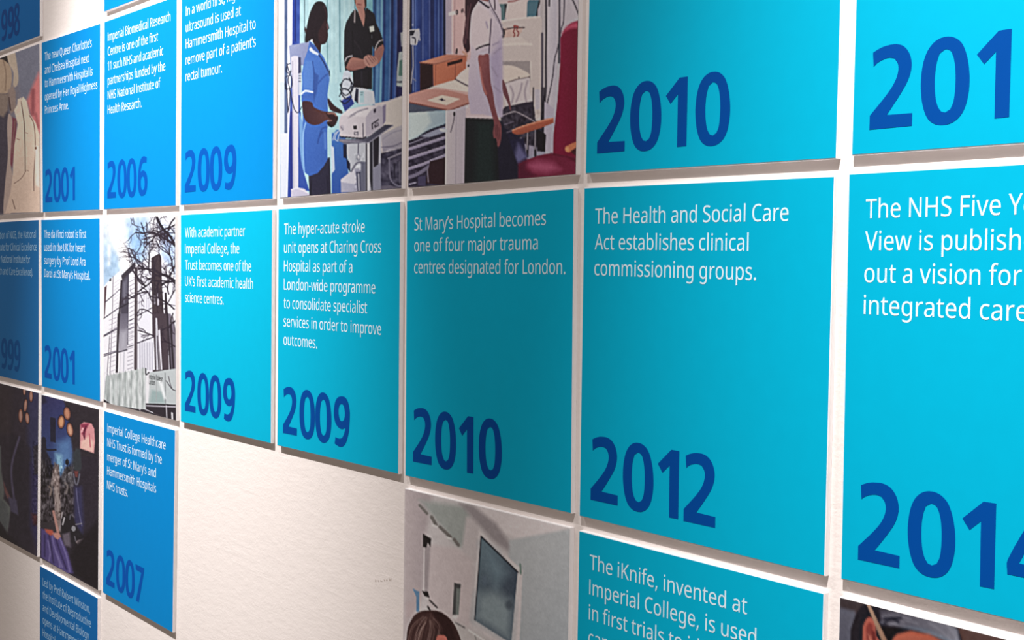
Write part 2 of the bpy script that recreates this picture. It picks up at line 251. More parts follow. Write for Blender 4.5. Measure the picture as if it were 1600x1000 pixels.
    '.': '215/58,43 61,69 72,85 88,94 107,97 126,94 142,85 153,69 157,43 153,18 142,2 126,-8 107,-11 88,-8 72,2 61,18',
    ',': '215/154,84 136,23 111,-42 85,-103 33,-103 49,-38 63,31 73,93 148,93',
    "'": '180/128,573 112,366 68,366 52,573',
    '-': '258/32,184 32,246 226,246 226,184',
    '’': '140/131,564 112,503 88,437 62,376 10,376 21,424 32,476 42,527 50,573 125,573',
    '(': '240/32,220 35,285 45,348 60,409 83,468 113,522 150,573 217,573 167,493 132,407 111,315 103,221 107,159 116,98 132,38 154,-20 182,-75 216,-127 150,-127 113,-77 83,-24 60,34 45,94 35,156',
    ')': '240/209,220 205,156 196,94 180,34 158,-24 128,-77 91,-127 25,-127 59,-75 87,-20 108,38 124,98 134,159 137,221 134,283 124,346 108,406 87,465 59,521 24,573 91,573 128,522 158,468 180,409 196,348 205,285',
    '&': '587/244,581 284,578 318,567 345,549 366,524 378,494 383,458 374,411 350,372 313,338 268,308 423,159 442,186 457,216 479,286 550,286 518,191 496,150 468,114 585,0 490,0 420,67 366,28 303,2 265,-6 223,-8 171,-4 127,10 91,32 65,63 48,102 43,149 46,187 57,220 75,248 100,273 166,318 133,358 107,403 99,429 96,456 101,493 114,524 135,548 165,567 201,578/209,273 159,239 141,221 128,201 119,178 116,152 124,112 146,81 181,61 225,55 273,59 314,71 347,90 375,111/241,524 211,519 186,506 171,485 165,457 169,429 180,404 225,350 265,376 292,401 308,428 313,458 308,484 294,505 271,519',
    ' ': '208/',
}
DIGIT = {
    '0': [[[716,2135],[477,2052],[285,1857],[166,1561],[113,1170],[127,789],[205,419],[351,133],[571,-15],[845,-47],[1092,20],[1296,196],[1420,475],[1477,857],[1454,1292],[1369,1650],[1229,1932],[997,2101]],[[774,1828],[622,1736],[543,1483],[510,1098],[541,689],[618,427],[719,290],[836,261],[969,328],[1052,508],[1089,822],[1087,1196],[1039,1529],[949,1753],[852,1816]]],
    '1': [[[827,2099],[1162,2101],[1167,11],[783,2],[769,1604],[468,1337],[265,1595]]],
    '2': [[[41,1995],[222,2074],[452,2128],[742,2134],[970,2050],[1137,1863],[1217,1613],[1195,1364],[1096,1119],[938,881],[739,616],[517,338],[1278,325],[1279,2],[-4,-7],[-4,358],[196,556],[463,825],[666,1066],[784,1280],[829,1482],[795,1654],[689,1779],[522,1808],[335,1773],[188,1712],[72,1626]]],
    '3': [[[230,2020],[500,2120],[800,2130],[1060,2040],[1230,1840],[1250,1580],[1160,1320],[960,1130],[1180,1000],[1300,780],[1310,520],[1210,240],[980,30],[680,-40],[400,-30],[190,30],[220,340],[450,260],[690,260],[880,360],[960,560],[930,780],[780,930],[560,970],[420,970],[420,1240],[600,1250],[800,1330],[900,1500],[890,1690],[760,1820],[560,1840],[260,1740]]],
    '4': [[[105,442],[105,790],[800,2095],[1180,2095],[1180,760],[1380,760],[1380,442],[1180,442],[1180,0],[840,0],[840,442]],[[840,760],[840,1650],[400,760]]],
    '6': [[[962,-6],[664,15],[455,168],[334,406],[284,681],[297,1024],[351,1403],[465,1727],[610,1961],[816,2110],[1055,2154],[1266,2131],[1497,2069],[1440,1778],[1270,1810],[1059,1808],[880,1741],[763,1603],[676,1437],[630,1283],[736,1344],[944,1388],[1185,1350],[1398,1230],[1534,1023],[1586,775],[1553,487],[1458,241],[1261,66]],[[970,314],[1107,383],[1189,548],[1199,706],[1148,890],[1051,1022],[919,1062],[770,994],[695,845],[685,657],[735,474],[838,343]]],
    '7': [[[169,2067],[1408,2070],[1353,1769],[695,-18],[284,0],[1013,1736],[222,1763]]],
    '8': [[[770,2130],[1080,2060],[1270,1860],[1300,1620],[1210,1350],[1010,1130],[1230,960],[1370,730],[1390,480],[1290,210],[1060,20],[770,-40],[470,20],[240,200],[140,480],[170,740],[310,960],[540,1120],[330,1340],[240,1620],[280,1870],[470,2065]],[[770,1830],[600,1760],[560,1590],[620,1400],[780,1240],[930,1400],[985,1590],[930,1770]],[[760,950],[570,780],[490,540],[560,330],[770,250],[980,330],[1045,520],[970,760]]],
    '9': [[[908,2101],[1206,2080],[1415,1927],[1536,1689],[1586,1414],[1573,1071],[1519,692],[1405,368],[1260,134],[1054,-15],[815,-59],[604,-36],[373,26],[430,317],[600,285],[811,287],[990,354],[1107,492],[1194,658],[1240,812],[1134,751],[926,707],[685,745],[472,865],[336,1072],[284,1320],[317,1608],[412,1854],[609,2029]],[[900,1781],[763,1712],[681,1547],[671,1389],[722,1205],[819,1073],[951,1033],[1100,1101],[1175,1250],[1185,1438],[1135,1621],[1032,1752]]],
}
def glyph(ch):
    if ch not in CACHE:
        a = GLYPH[ch].split('/')
        CACHE[ch] = (int(a[0]), [[tuple(map(int, p.split(','))) for p in c.split(' ')] for c in a[1:] if c])
    return CACHE[ch]
CACHE = {}
def rounded(poly):
    # round the soft corners of a traced outline, keep the sharp ones
    n = len(poly); P = [np.array(p, float) for p in poly]; soft = []
    for i in range(n):
        a = P[i]-P[i-1]; b = P[(i+1) % n]-P[i]
        c = a@b/(np.linalg.norm(a)*np.linalg.norm(b)+1e-9); soft.append(c > 0.80)
    out = []
    for i in range(n):
        p0, p1, p2, p3 = P[i-1], P[i], P[(i+1) % n], P[(i+2) % n]; j = (i+1) % n
        out.append(tuple(p1))
        if soft[i] or soft[j]:
            m1 = (p2-p0)/2 if soft[i] else (p2-p1); m2 = (p3-p1)/2 if soft[j] else (p2-p1)
            L = np.linalg.norm(p2-p1)
            m1 = m1/(np.linalg.norm(m1)+1e-9)*L; m2 = m2/(np.linalg.norm(m2)+1e-9)*L
            for t in (0.25, 0.5, 0.75):
                h1 = 2*t**3-3*t**2+1; h2 = t**3-2*t**2+t; h3 = -2*t**3+3*t**2; h4 = t**3-t**2
                out.append(tuple(h1*p1+h2*m1+h3*p2+h4*m2))
    return out
def flat_print(name, contours, h, y, mt, parent):
    # contours in panel coordinates -> one filled flat mesh on the panel
    cu = bpy.data.curves.new(name, 'CURVE'); cu.dimensions = '2D'; cu.fill_mode = 'FRONT'
    for c in contours:
        s = cu.splines.new('POLY'); s.points.add(len(c)-1)
        for p, (u, w) in zip(s.points, c): p.co = (u, w, 0, 1)
        s.use_cyclic_u = True
    tmp = bpy.data.objects.new('tmp', cu); COL.objects.link(tmp)
    dg = bpy.context.evaluated_depsgraph_get(); dg.update()
    me = bpy.data.meshes.new_from_object(tmp.evaluated_get(dg))
    bpy.data.objects.remove(tmp); bpy.data.curves.remove(cu)
    for v in me.vertices:
        x, z = on_panel(h, v.co.x, v.co.y); v.co = world(x, y, z)
    me.name = name
    return link(name, me, mt, parent)
CAP = 0.0495/573
def text_contours(t, u0, w0, sx, size=1.0):
    out = []; first = glyph(t[0])[1]; x = -min(p[0] for q in first for p in q) if first else 0
    for ch in t:
        a, cs = glyph(ch)
        for c in cs: out.append([(u0+(x+px)*CAP*sx*size, w0+py*CAP*size) for px, py in c])
        x += a
    return out
def number_contours(t):
    out = []
    for i, ch in enumerate(t):
        for c in DIGIT[ch]:
            out.append([(0.0555+0.1392*i+px*1e-4, -1.0225+py*1e-4) for px, py in rounded(c)])
    return out

def panel(key, label, group=None):
    q = QUADS[key]; h = homography(q)
    o = bpy.data.objects.new('display_panel', None); COL.objects.link(o)
    o.empty_display_size = 0.05
    x, z = on_panel(h, 0.5, -H); o.location = world(x, T, z)
    o['label'] = label; o['category'] = 'panel'
    if group: o['group'] = group
    prism('board', q, 0.0, T, M['board'], o, bevel=0.0003)
    return o, h
def inset(h, e=0.0028):
    return [tuple(float(v) for v in on_panel(h, u, w)) for u, w in ((e, -e), (1-e, -e), (1-e, -H+e), (e, -H+e))]
GROUP_T = 'printed text panels on the wall'; GROUP_P = 'photograph panels on the wall'
def text_panel(key, label, colour, lines, year=None, numcol=None, txt='text'):
    o, h = panel(key, label, GROUP_T)
    prism('print_sheet', inset(h), -0.0010, 0.0, M[colour], o)
    c = []
    for k, (t, sx) in enumerate(lines): c += text_contours(t, 0.057, -(0.119+0.0836*k), sx)
    if c: flat_print('caption', c, h, -0.0016, M[txt], o)
    if year: flat_print('year_number', number_contours(year), h, -0.0016, M[numcol], o)
    return o

text_panel((0, -1), 'deep blue panel dated 1998, at the top left corner', 'deep', [], '1998', 'num_deep')
text_panel((2, -1), 'sliver of plain blue panel above the panel dated 2006', 'azure', [], None, None)
text_panel((1, 0), 'azure panel dated 2001 about a hospital opened by royalty', 'azure', [('The new Queen Charlotte’s', 0.929), ('and Chelsea Hospital next', 0.912), ('to Hammersmith Hospital is', 0.908), ('opened by Her Royal Highness', 0.91), ('Princess Anne.', 0.918)], '2001', 'num_azure')
text_panel((2, 0), 'bright azure panel dated 2006 about a research centre', 'azure', [('Imperial Biomedical Research', 0.91), ('Centre is one of the first', 0.908), ('11 such NHS and academic', 0.891), ('partnerships funded by the', 0.913), ('NHS National Institute of', 0.921), ('Health Research.', 0.912)], '2006', 'num_azure')
text_panel((3, 0), 'azure panel dated 2009 about an ultrasound used on a tumour', 'azure', [('In a world first, high-intensity', 0.925), ('ultrasound is used at', 0.906), ('Hammersmith Hospital to', 0.918), ('remove part of a patient’s', 0.926), ('rectal tumour.', 0.915)], '2009', 'num_azure')
text_panel((6, 0), 'cyan panel dated 2010 with no caption in view, top row', 'cyan', [], '2010', 'num_cyan')
text_panel((7, 0), 'bright cyan panel at the top right corner, starting 201', 'cyan', [], '2013', 'num_cyan')
text_panel((0, 1), 'blue panel dated 1999, sheen haze in its colour, cut by the left edge', 'hazy', [('Creation of NICE, the National', 0.926), ('Institute for Clinical Excellence', 0.927), ('(now National Institute for', 0.912), ('Health and Care Excellence).', 0.912)], '1999', 'num_hazy', 'text_dim')
text_panel((1, 1), 'azure panel dated 2001 about a robot used for heart surgery', 'azure', [('The da Vinci robot is first', 0.91), ('used in the UK for heart', 0.923), ('surgery by Prof Lord Ara', 0.909), ('Darzi at St Mary’s Hospital.', 0.925)], '2001', 'num_azure')
text_panel((3, 1), 'bright cyan panel dated 2009 about an academic health science centre', 'cyan', [('With academic partner', 0.914), ('Imperial College, the', 0.927), ('Trust becomes one of the', 0.893), ('UK’s first academic health', 0.919), ('science centres.', 0.881)], '2009', 'num_cyan')
text_panel((4, 1), 'cyan panel dated 2009 about a stroke unit, with seven lines of text', 'cyan', [('The hyper-acute stroke', 0.913), ('unit opens at Charing Cross', 0.904), ('Hospital as part of a', 0.917), ('London-wide programme', 0.929), ('to consolidate specialist', 0.91), ('services in order to improve', 0.899), ('outcomes.', 0.907)], '2009', 'num_cyan')
text_panel((5, 1), 'dark teal panel dated 2010 about a trauma centre', 'cyan', [('St Mary’s Hospital becomes', 0.905), ('one of four major trauma', 0.924), ('centres designated for London.', 0.894)], '2010', 'num_cyan')
text_panel((6, 1), 'large cyan panel dated 2012 about clinical commissioning groups', 'cyan', [('The Health and Social Care', 0.914), ('Act establishes clinical', 0.908), ('commissioning groups.', 0.901)], '2012', 'num_cyan')
text_panel((7, 1), 'bright cyan panel dated 2014, cut by the right edge', 'cyan', [('The NHS Five Year Forward', 0.91), ('View is published, setting', 0.923), ('out a vision for more', 0.921), ('integrated care.', 0.94)], '2014', 'num_cyan')
text_panel((2, 2), 'azure panel dated 2007, below the photograph of a building', 'azure', [('Imperial College Healthcare', 0.925), ('NHS Trust is formed by the', 0.897), ('merger of St Mary’s and', 0.916), ('Hammersmith Hospitals', 0.906), ('NHS trusts.', 0.88)], '2007', 'num_azure')
text_panel((6, 2), 'cyan panel about a surgical knife, cut by the bottom edge', 'cyan', [('The iKnife, invented at', 0.932), ('Imperial College, is used', 0.912), ('in first trials to identify', 0.912), ('cancerous tissue.', 0.912)], None, None)
text_panel((1, 3), 'dark blue panel about a reproductive institute, at the bottom left', 'deep', [('Led by Prof Robert Winston,', 0.914), ('the Institute of Reproductive', 0.91), ('and Developmental Biology', 0.903), ('opens at Hammersmith', 0.912), ('Hospital.', 0.912)], None, None, 'text_dim')


# ---------------------------------------------------------------- printed photographs
# Each picture is painted in code, shape by shape, into the colours of a fine mesh sheet on its panel.
# Shape outlines are written in the coordinates of the reference sketch and mapped onto the panel plane.
_rs = np.random.RandomState(4)
def vnoise(x, y, seed=0):
    xi = np.floor(x).astype(int); yi = np.floor(y).astype(int); fx = x-xi; fy = y-yi
    fx = fx*fx*(3-2*fx); fy = fy*fy*(3-2*fy)
    def hsh(a, b):
        n = (a*374761393+b*668265263+seed*974711) & 0x7fffffff
        n = ((n ^ (n >> 13))*1274126177) & 0x7fffffff
        return ((n ^ (n >> 16)) & 0xffff)/65535.0
    return (hsh(xi, yi)*(1-fx)+hsh(xi+1, yi)*fx)*(1-fy)+(hsh(xi, yi+1)*(1-fx)+hsh(xi+1, yi+1)*fx)*fy
def crom(pts, closed, k=4):
    P = [np.array(p, float) for p in pts]; n = len(P); out = []
    for i in range(n if closed else n-1):
        p0 = P[i-1] if (closed or i > 0) else P[i]; p1 = P[i]; p2 = P[(i+1) % n]
        p3 = P[(i+2) % n] if (closed or i+2 < n) else p2
        for j in range(k):
            t = j/k
            out.append(0.5*((2*p1)+(-p0+p2)*t+(2*p0-5*p1+4*p2-p3)*t*t+(-p0+3*p1-3*p2+p3)*t**3))
    if not closed: out.append(P[-1])
    return out
class Picture:
    def __init__(self, key, label, nu, nw, bg, gain=1.0):
        self.o, self.h = panel(key, label, GROUP_P); self.key = key; self.gain = gain
        e = 0.0028
        u, w = np.meshgrid(np.linspace(e, 1-e, nu), np.linspace(-e, -H+e, nw))
        self.nu, self.nw = nu, nw
        self.X, self.Z = on_panel(self.h, u.ravel(), w.ravel())
        d = np.stack([self.X-CAM['cx'], np.full_like(self.X, -CAM['cy']), self.Z-CAM['cz']])
        zz = FW@d
        self.x = 800+CAM['f']*(RI@d)/zz; self.y = 500-CAM['f']*(UP@d)/zz
        self.c = np.tile(np.array(bg, float), (len(self.x), 1)); self.T(0, 0, 1)
    def T(self, ox, oy, s): self.ox, self.oy, self.s = ox, oy, s
    def map(self, pts): return [np.array((self.ox+p[0]/self.s, self.oy+p[1]/self.s)) for p in pts]
    def blend(self, idx, a, col): self.c[idx] = self.c[idx]*(1-a[:, None])+np.asarray(col, float)*a[:, None]
    def _sel(self, P, pad):
        A = np.array(P)
        return np.nonzero((self.x > A[:, 0].min()-pad) & (self.x < A[:, 0].max()+pad) & (self.y > A[:, 1].min()-pad) & (self.y < A[:, 1].max()+pad))[0]
    def poly(self, pts, col, col2=None, g=None, soft=0.9, a=1.0, smooth=False):
        P = self.map(pts)
        if smooth: P = crom(P, True)
        i = self._sel(P, soft)
        if not len(i): return
        x, y = self.x[i], self.y[i]; ins = np.zeros(len(i), bool); d = np.full(len(i), 1e9)
        for k in range(len(P)):
            (x1, y1), (x2, y2) = P[k-1], P[k]
            dx, dy = x2-x1, y2-y1
            t = np.clip(((x-x1)*dx+(y-y1)*dy)/(dx*dx+dy*dy+1e-12), 0, 1)
            d = np.minimum(d, (x-x1-t*dx)**2+(y-y1-t*dy)**2)
            if y1 != y2: ins ^= ((y1 > y) != (y2 > y)) & (x < dx*(y-y1)/dy+x1)
        sd = np.where(ins, 1, -1)*np.sqrt(d)
        al = np.clip(0.5+sd/soft, 0, 1)*a
        if col2 is not None:
            (gx1, gy1), (gx2, gy2) = self.map(g)
            t = np.clip(((x-gx1)*(gx2-gx1)+(y-gy1)*(gy2-gy1))/((gx2-gx1)**2+(gy2-gy1)**2), 0, 1)[:, None]
            c = np.array(col, float)*(1-t)+np.array(col2, float)*t
        else: c = col
        self.blend(i, al, c)
    def line(self, pts, w, col, soft=0.8, a=1.0, smooth=True):
        P = self.map(pts)
        if smooth and len(P) > 2: P = crom(P, False)
        i = self._sel(P, w+soft)
        if not len(i): return
        x, y = self.x[i], self.y[i]; d = np.full(len(i), 1e9)
        for k in range(1, len(P)):
            (x1, y1), (x2, y2) = P[k-1], P[k]
            dx, dy = x2-x1, y2-y1
            t = np.clip(((x-x1)*dx+(y-y1)*dy)/(dx*dx+dy*dy+1e-12), 0, 1)
            d = np.minimum(d, (x-x1-t*dx)**2+(y-y1-t*dy)**2)
        self.blend(i, np.clip(0.5+(w/2-np.sqrt(d))/soft, 0, 1)*a, col)
    def oval(self, cx, cy, rx, ry, col, soft=0.9, a=1.0, rot=0, **k):
        cr, sr = math.cos(rot), math.sin(rot)
        self.poly([(cx+rx*math.cos(t)*cr-ry*math.sin(t)*sr, cy+rx*math.cos(t)*sr+ry*math.sin(t)*cr) for t in np.linspace(0, 2*math.pi, 18)[:-1]], col, soft=soft, a=a, **k)
    def grain(self, amp, sx, sy, seed=0, box=None):
        x = (self.x-0)/sx; y = self.y/sy
        n = (vnoise(x, y, seed)+0.5*vnoise(x*2.1, y*2.1, seed+1)-0.75)*amp
        if box is not None:
            (a, b), (c, d) = self.map(box)
            n = n*((self.x > a) & (self.x < c) & (self.y > b) & (self.y < d))
        self.c += n[:, None]
    def finish(self):
        img = self.c.reshape(self.nw, self.nu, 3)
        img = img+_rs.normal(0, 3.0, img.shape[:2])[:, :, None]           # paper and print grain
        def box(a, r):
            for ax in (0, 1):
                p_ = np.concatenate([np.repeat(a.take([0], ax), r, ax), a, np.repeat(a.take([-1], ax), r, ax)], ax)
                a = sum(p_.take(range(k, k+a.shape[ax]), ax) for k in range(2*r+1))/(2*r+1)
            return a
        img = box(img, 1)*0.5+img*0.5
        img = img+0.55*(img-box(img, 3))                                  # crisp printing
        g = img.mean(2, keepdims=True); img = g+0.9*(img-g)
        self.c = img.reshape(-1, 3)
        lin = srgb(np.clip(self.c, 0, 255)/255.0)*self.gain
        lin = np.clip(lin, 0, 0.95)
        nu, nw = self.nu, self.nw
        me = bpy.data.meshes.new('photo_print')
        pts = np.stack([self.X*S, np.full_like(self.X, -0.0012*S), (self.Z-CAM['cz'])*S+EYE], 1)
        r, c = np.meshgrid(np.arange(nw-1), np.arange(nu-1), indexing='ij')
        a = (r*nu+c).ravel(); quads = np.stack([a, a+nu, a+nu+1, a+1], 1)
        me.vertices.add(len(pts)); me.vertices.foreach_set('co', pts.ravel().astype(np.float32))
        n = len(quads); me.loops.add(n*4); me.loops.foreach_set('vertex_index', quads.ravel().astype(np.int32))
        me.polygons.add(n); me.polygons.foreach_set('loop_start', np.arange(0, n*4, 4, dtype=np.int32))
        me.update(calc_edges=True)
        at = me.color_attributes.new('print_colour', 'FLOAT_COLOR', 'POINT')
        at.data.foreach_set('color', np.concatenate([lin, np.ones((len(lin), 1))], 1).ravel().astype(np.float32))
        self.sheet = link('photo_print', me, M['photo'], self.o)

# --- A4: two nurses beside a ward curtain
p = Picture((4, 0), 'photograph panel of two nurses by blue ward curtains', 210, 330, (190, 205, 225), G_A4)
p.T(436, 0, 6.25)
p.poly([(-20,-1400),(60,-1400),(60,900),(-20,900)], (226,228,240))
p.poly([(-20,800),(60,800),(60,1600),(-20,1600)], (205,218,235))
p.poly([(55,-1400),(86,-1400),(86,1700),(55,1700)], (84,104,146))
p.poly([(86,-1400),(145,-1400),(135,420),(108,450),(105,1700),(86,1700)], (240,236,248))
p.poly([(20,1300),(240,1300),(240,2000),(20,2000)], (216,222,238))
p.poly([(208,-1400),(1300,-1400),(1300,2000),(208,2000)], (178,220,230))
p.poly([(145,-1400),(212,-1400),(205,400),(215,1800),(245,2000),(85,2000),(100,1300),(130,500)], (36,66,164), (58,86,170), ((150,0),(215,0)))
p.line([(168,-1400),(160,400)], 2.2, (20,34,120)); p.line([(195,-1400),(190,420)], 2, (50,84,180))
p.line([(125,1100),(120,1850)], 4, (30,44,134)); p.line([(200,1100),(215,1850)], 5, (42,72,170))
for x, c in ((248,(110,140,150)),(470,(120,170,180)),(592,(96,150,165)),(740,(70,120,135))): p.line([(x,-1400),(x+4,420),(x+10,700)], 1.6, c)
for x in (300,350,520,560,640,690): p.line([(x,-1400),(x,800)], 3, (200,236,240), a=.6, soft=3)
p.T(530, 0, 6.245)
p.poly([(155,-1400),(365,-1400),(350,1000),(155,1000)], (128,196,212))
p.poly([(330,-1400),(640,-1400),(640,1000),(330,1050)], (44,92,160))
for x,c,w in ((355,(28,70,120),2.5),(385,(96,150,200),5),(420,(120,180,215),4),(450,(30,60,130),4),(475,(52,104,172),5),(505,(100,140,205),2),(525,(18,34,96),4),(548,(44,80,160),3),(565,(92,120,200),2),(590,(22,20,84),6),(625,(30,24,88),6)):
    p.line([(x,-1400),(x-4,300),(x-18,1010)], w, c, soft=2.2)
p.grain(22, 9, 14, 3, ((-600,-1400),(620,760)))
# bed, sheets at right
p.poly([(350,1010),(470,985),(640,925),(660,1100),(660,1500),(400,1500)], (214,206,210))
p.T(530, 150, 6.245)
p.poly([(455,75),(640,5),(640,330),(420,400)], (222,212,206)); p.poly([(410,380),(640,270),(640,500),(430,545)], (196,190,200), (166,160,180), ((500,300),(500,540)))
p.line([(430,420),(520,360),(620,330)], 1.5, (160,156,176)); p.line([(420,500),(530,490),(620,450)], 2, (130,124,146))
p.poly([(410,560),(640,500),(640,960),(380,960)], (70,66,92)); p.grain(60, 6, 6, 5, ((400,520),(640,960)))
p.line([(480,610),(600,560),(630,548)], 2.4, (150,144,164)); p.line([(490,610),(500,800),(560,870),(620,880)], 2.6, (128,124,150))
p.line([(590,640),(595,850)], 2, (110,106,130)); p.line([(500,640),(590,620)], 1.6,(96,90,116)); p.line([(540,660),(545,800)],2,(40,36,60))
p.poly([(410,880),(500,870),(600,900),(600,960),(400,960)], (112,106,128))
# drip stand at the far right edge
p.T(530, 0, 6.245)
p.poly([(600,320),(640,305),(640,460),(608,455)], (186,190,196)); p.poly([(585,510),(640,495),(640,850),(562,840),(565,700)], (190,202,206))
p.poly([(590,590),(640,575),(640,740),(582,740)], (92,132,124)); p.line([(570,800),(620,800)], 2, (30,30,60)); p.line([(615,460),(618,500)],2,(20,20,40))
# blue fabric below the trolley
p.T(530, 150, 6.245)
p.poly([(-70,330),(60,330),(110,1000),(-70,1000)], (54,112,196), (40,84,176), ((-60,400),(60,900)))
p.poly([(-80,480),(-50,500),(-40,720),(-70,760)], (200,216,236)); p.line([(-60,100),(-60,330)], 10, (170,216,226), soft=3)
# nurse in black tunic
p.T(530, 0, 6.245)
p.oval(205,-60,62,150,(60,38,32))
p.poly([(165,-60),(180,-110),(240,-110),(262,-60),(265,40),(240,90),(210,112),(175,90),(160,20)], (196,138,124), smooth=True)
p.poly([(245,-90),(268,-60),(270,60),(258,90),(250,20)], (48,30,28))
p.poly([(178,80),(250,60),(262,180),(246,270),(205,200)], (190,134,122)); p.line([(182,42),(215,46)],1.6,(140,70,74)); p.line([(180,70),(210,78)],1,(160,104,96))
p.poly([(160,85),(185,120),(244,272),(262,90),(270,75),(345,135),(365,230),(395,290),(430,390),(440,470),(352,500),(326,450),(322,870),(140,870),(135,700),(62,700),(48,560),(52,300),(70,220),(120,130)], (30,26,36))
p.poly([(150,90),(160,90),(158,222),(146,218)], (186,172,176)); p.line([(250,80),(262,170),(246,270)], 1.6, (20,18,26))
p.poly([(296,262),(340,252),(346,305),(304,316)], (214,222,214)); p.poly([(308,330),(326,326),(328,392),(312,388)], (14,14,22)); p.line([(318,335),(322,380)],.8,(110,110,120))
p.line([(130,300),(136,420),(140,560)], 1.2, (14,12,20)); p.line([(330,430),(350,350)],1.2,(16,14,22))
p.poly([(72,640),(110,560),(240,580),(270,600),(262,655),(180,680),(110,690),(72,668)], (176,120,108), (150,96,90), ((150,570),(150,690)), smooth=True)
p.poly([(352,480),(382,452),(425,430),(440,480),(420,560),(390,615),(350,635),(345,560)], (170,112,104), smooth=True)
p.poly([(240,570),(280,535),(330,545),(372,570),(380,610),(345,650),(290,655),(255,625)], (196,142,130), smooth=True)
for a_, b_ in (((275,545),(330,615)),((300,540),(345,600)),((258,570),(300,640)),((330,548),(362,590))): p.line([a_, b_], 1.1, (136,84,82))
p.line([(60,600),(80,560),(130,545)], 1.8, (190,184,190)); p.line([(352,490),(368,440),(395,402),(428,392)], 1.8, (200,192,196))
p.poly([(60,610),(85,565),(125,552),(100,590),(72,650)], (22,20,28)); p.poly([(358,500),(372,445),(398,408),(430,400),(432,430),(392,455),(368,480)], (18,16,24))
p.line([(150,400),(200,470),(230,560)],2,(42,36,46)); p.line([(220,700),(225,860)],3,(40,36,48)); p.line([(290,700),(286,860)],2,(20,18,26))
# white monitor with cables
p.poly([(50,700),(95,690),(125,740),(140,830),(150,1000),(30,1000),(30,800)], (206,214,228), smooth=True)
p.poly([(110,850),(240,860),(340,890),(355,1020),(200,1020),(110,950)], (212,218,228)); p.poly([(200,890),(245,885),(245,1000),(205,1000)], (180,214,224))
p.poly([(20,985),(110,930),(150,1010),(60,1090)], (38,60,150)); p.poly([(165,860),(190,870),(185,1010),(150,980)], (20,26,60))
for c_ in ([(20,820),(60,770),(120,800),(100,870),(30,860),(10,820)],[(10,870),(60,930),(110,900),(130,840)],[(30,800),(20,900),(60,960),(100,960)],[(5,940),(40,870),(90,880),(120,950),(60,1010),(10,980)],[(100,760),(140,840),(120,900)]):
    p.line(c_, 1.5, (16,22,40))
p.line([(215,905),(235,903)],1,(60,80,90),smooth=False); p.line([(212,925),(232,925)],1,(90,130,140),smooth=False)
# ECG cart
p.T(530, 150, 6.245)
p.poly([(80,470),(265,450),(260,730),(120,740),(75,560)], (196,200,212)); p.line([(190,460),(186,560)],1.6,(90,88,110)); p.oval(190,600,22,36,(150,152,170)); p.oval(190,600,10,22,(214,214,224))
p.poly([(40,470),(76,470),(78,610),(42,600)], (22,26,60)); p.poly([(72,600),(110,660),(110,740),(80,700)],(18,22,60))
p.poly([(18,815),(150,710),(215,715),(215,940),(20,940)], (176,176,200)); p.poly([(18,815),(150,712),(170,830),(155,860),(20,840)], (214,212,226)); p.grain(50,4,4,9,((150,560),(250,940)))
p.poly([(165,740),(215,740),(215,930),(180,930)], (72,72,100)); p.line([(190,760),(196,920)],2,(190,190,206)); p.line([(120,735),(180,650),(250,660)],3,(120,120,140))
p.poly([(215,640),(262,640),(262,930),(215,930)],(104,106,130))
p.poly([(258,420),(410,370),(408,930),(258,930)], (190,190,204)); p.poly([(262,450),(276,448),(276,930),(262,930)], (40,40,56)); p.poly([(298,440),(316,436),(330,430),(330,930),(316,930),(300,800)], (44,44,60))
p.poly([(276,450),(300,446),(300,930),(276,930)], (222,222,232)); p.poly([(334,410),(392,392),(386,670),(338,700)], (32,28,44)); p.poly([(332,710),(408,650),(408,930),(332,930)], (146,146,170))
p.poly([(0,420),(200,418),(280,400),(450,280),(526,284),(290,455),(60,470),(0,440)], (112,110,130), (70,70,92), ((200,400),(300,470)))
p.line([(10,436),(190,448),(290,456),(526,290)], 1.6, (150,148,168), smooth=False)
p.poly([(0,250),(20,190),(90,130),(290,90),(400,88),(460,80),(456,250),(425,290),(300,390),(235,415),(10,395)], (214,206,214))
p.poly([(262,210),(300,150),(390,95),(425,110),(432,285),(290,390),(262,395)], (188,180,196)); p.poly([(425,100),(458,80),(456,240),(430,285)], (140,130,160))
p.poly([(20,190),(90,130),(280,92),(340,100),(262,205)], (226,220,226)); p.line([(110,195),(190,150),(280,122)], 2, (150,144,160)); p.line([(90,215),(160,180)],1.4,(170,164,176))
p.poly([(140,290),(172,288),(174,325),(142,325)], (26,26,40)); p.line([(150,352),(184,352),(184,380),(150,378),(150,352)],1,(60,58,76),smooth=False)
p.poly([(336,130),(362,120),(360,158),(340,168)], (64,54,76)); p.line([(234,270),(238,410)],1.2,(70,64,84)); p.line([(12,398),(235,416),(262,400)],2,(40,38,52),smooth=False)
p.poly([(318,270),(388,222),(388,236),(330,276),(332,325),(322,330)], (36,30,46)); p.line([(345,278),(352,312)],1.2,(44,36,52)); p.line([(362,262),(360,300),(380,290)],1.2,(44,36,52)); p.line([(378,258),(386,286)],1.1,(50,42,60))
p.oval(30,310,20,30,(190,184,196)); p.line([(18,300),(40,330)],1.3,(120,112,130))
for c_ in ([(10,330),(-20,360),(-40,420),(-10,440)],[(30,350),(0,380),(-10,430)],[(5,340),(-40,370),(-60,430)]): p.line(c_,1.1,(220,224,236))
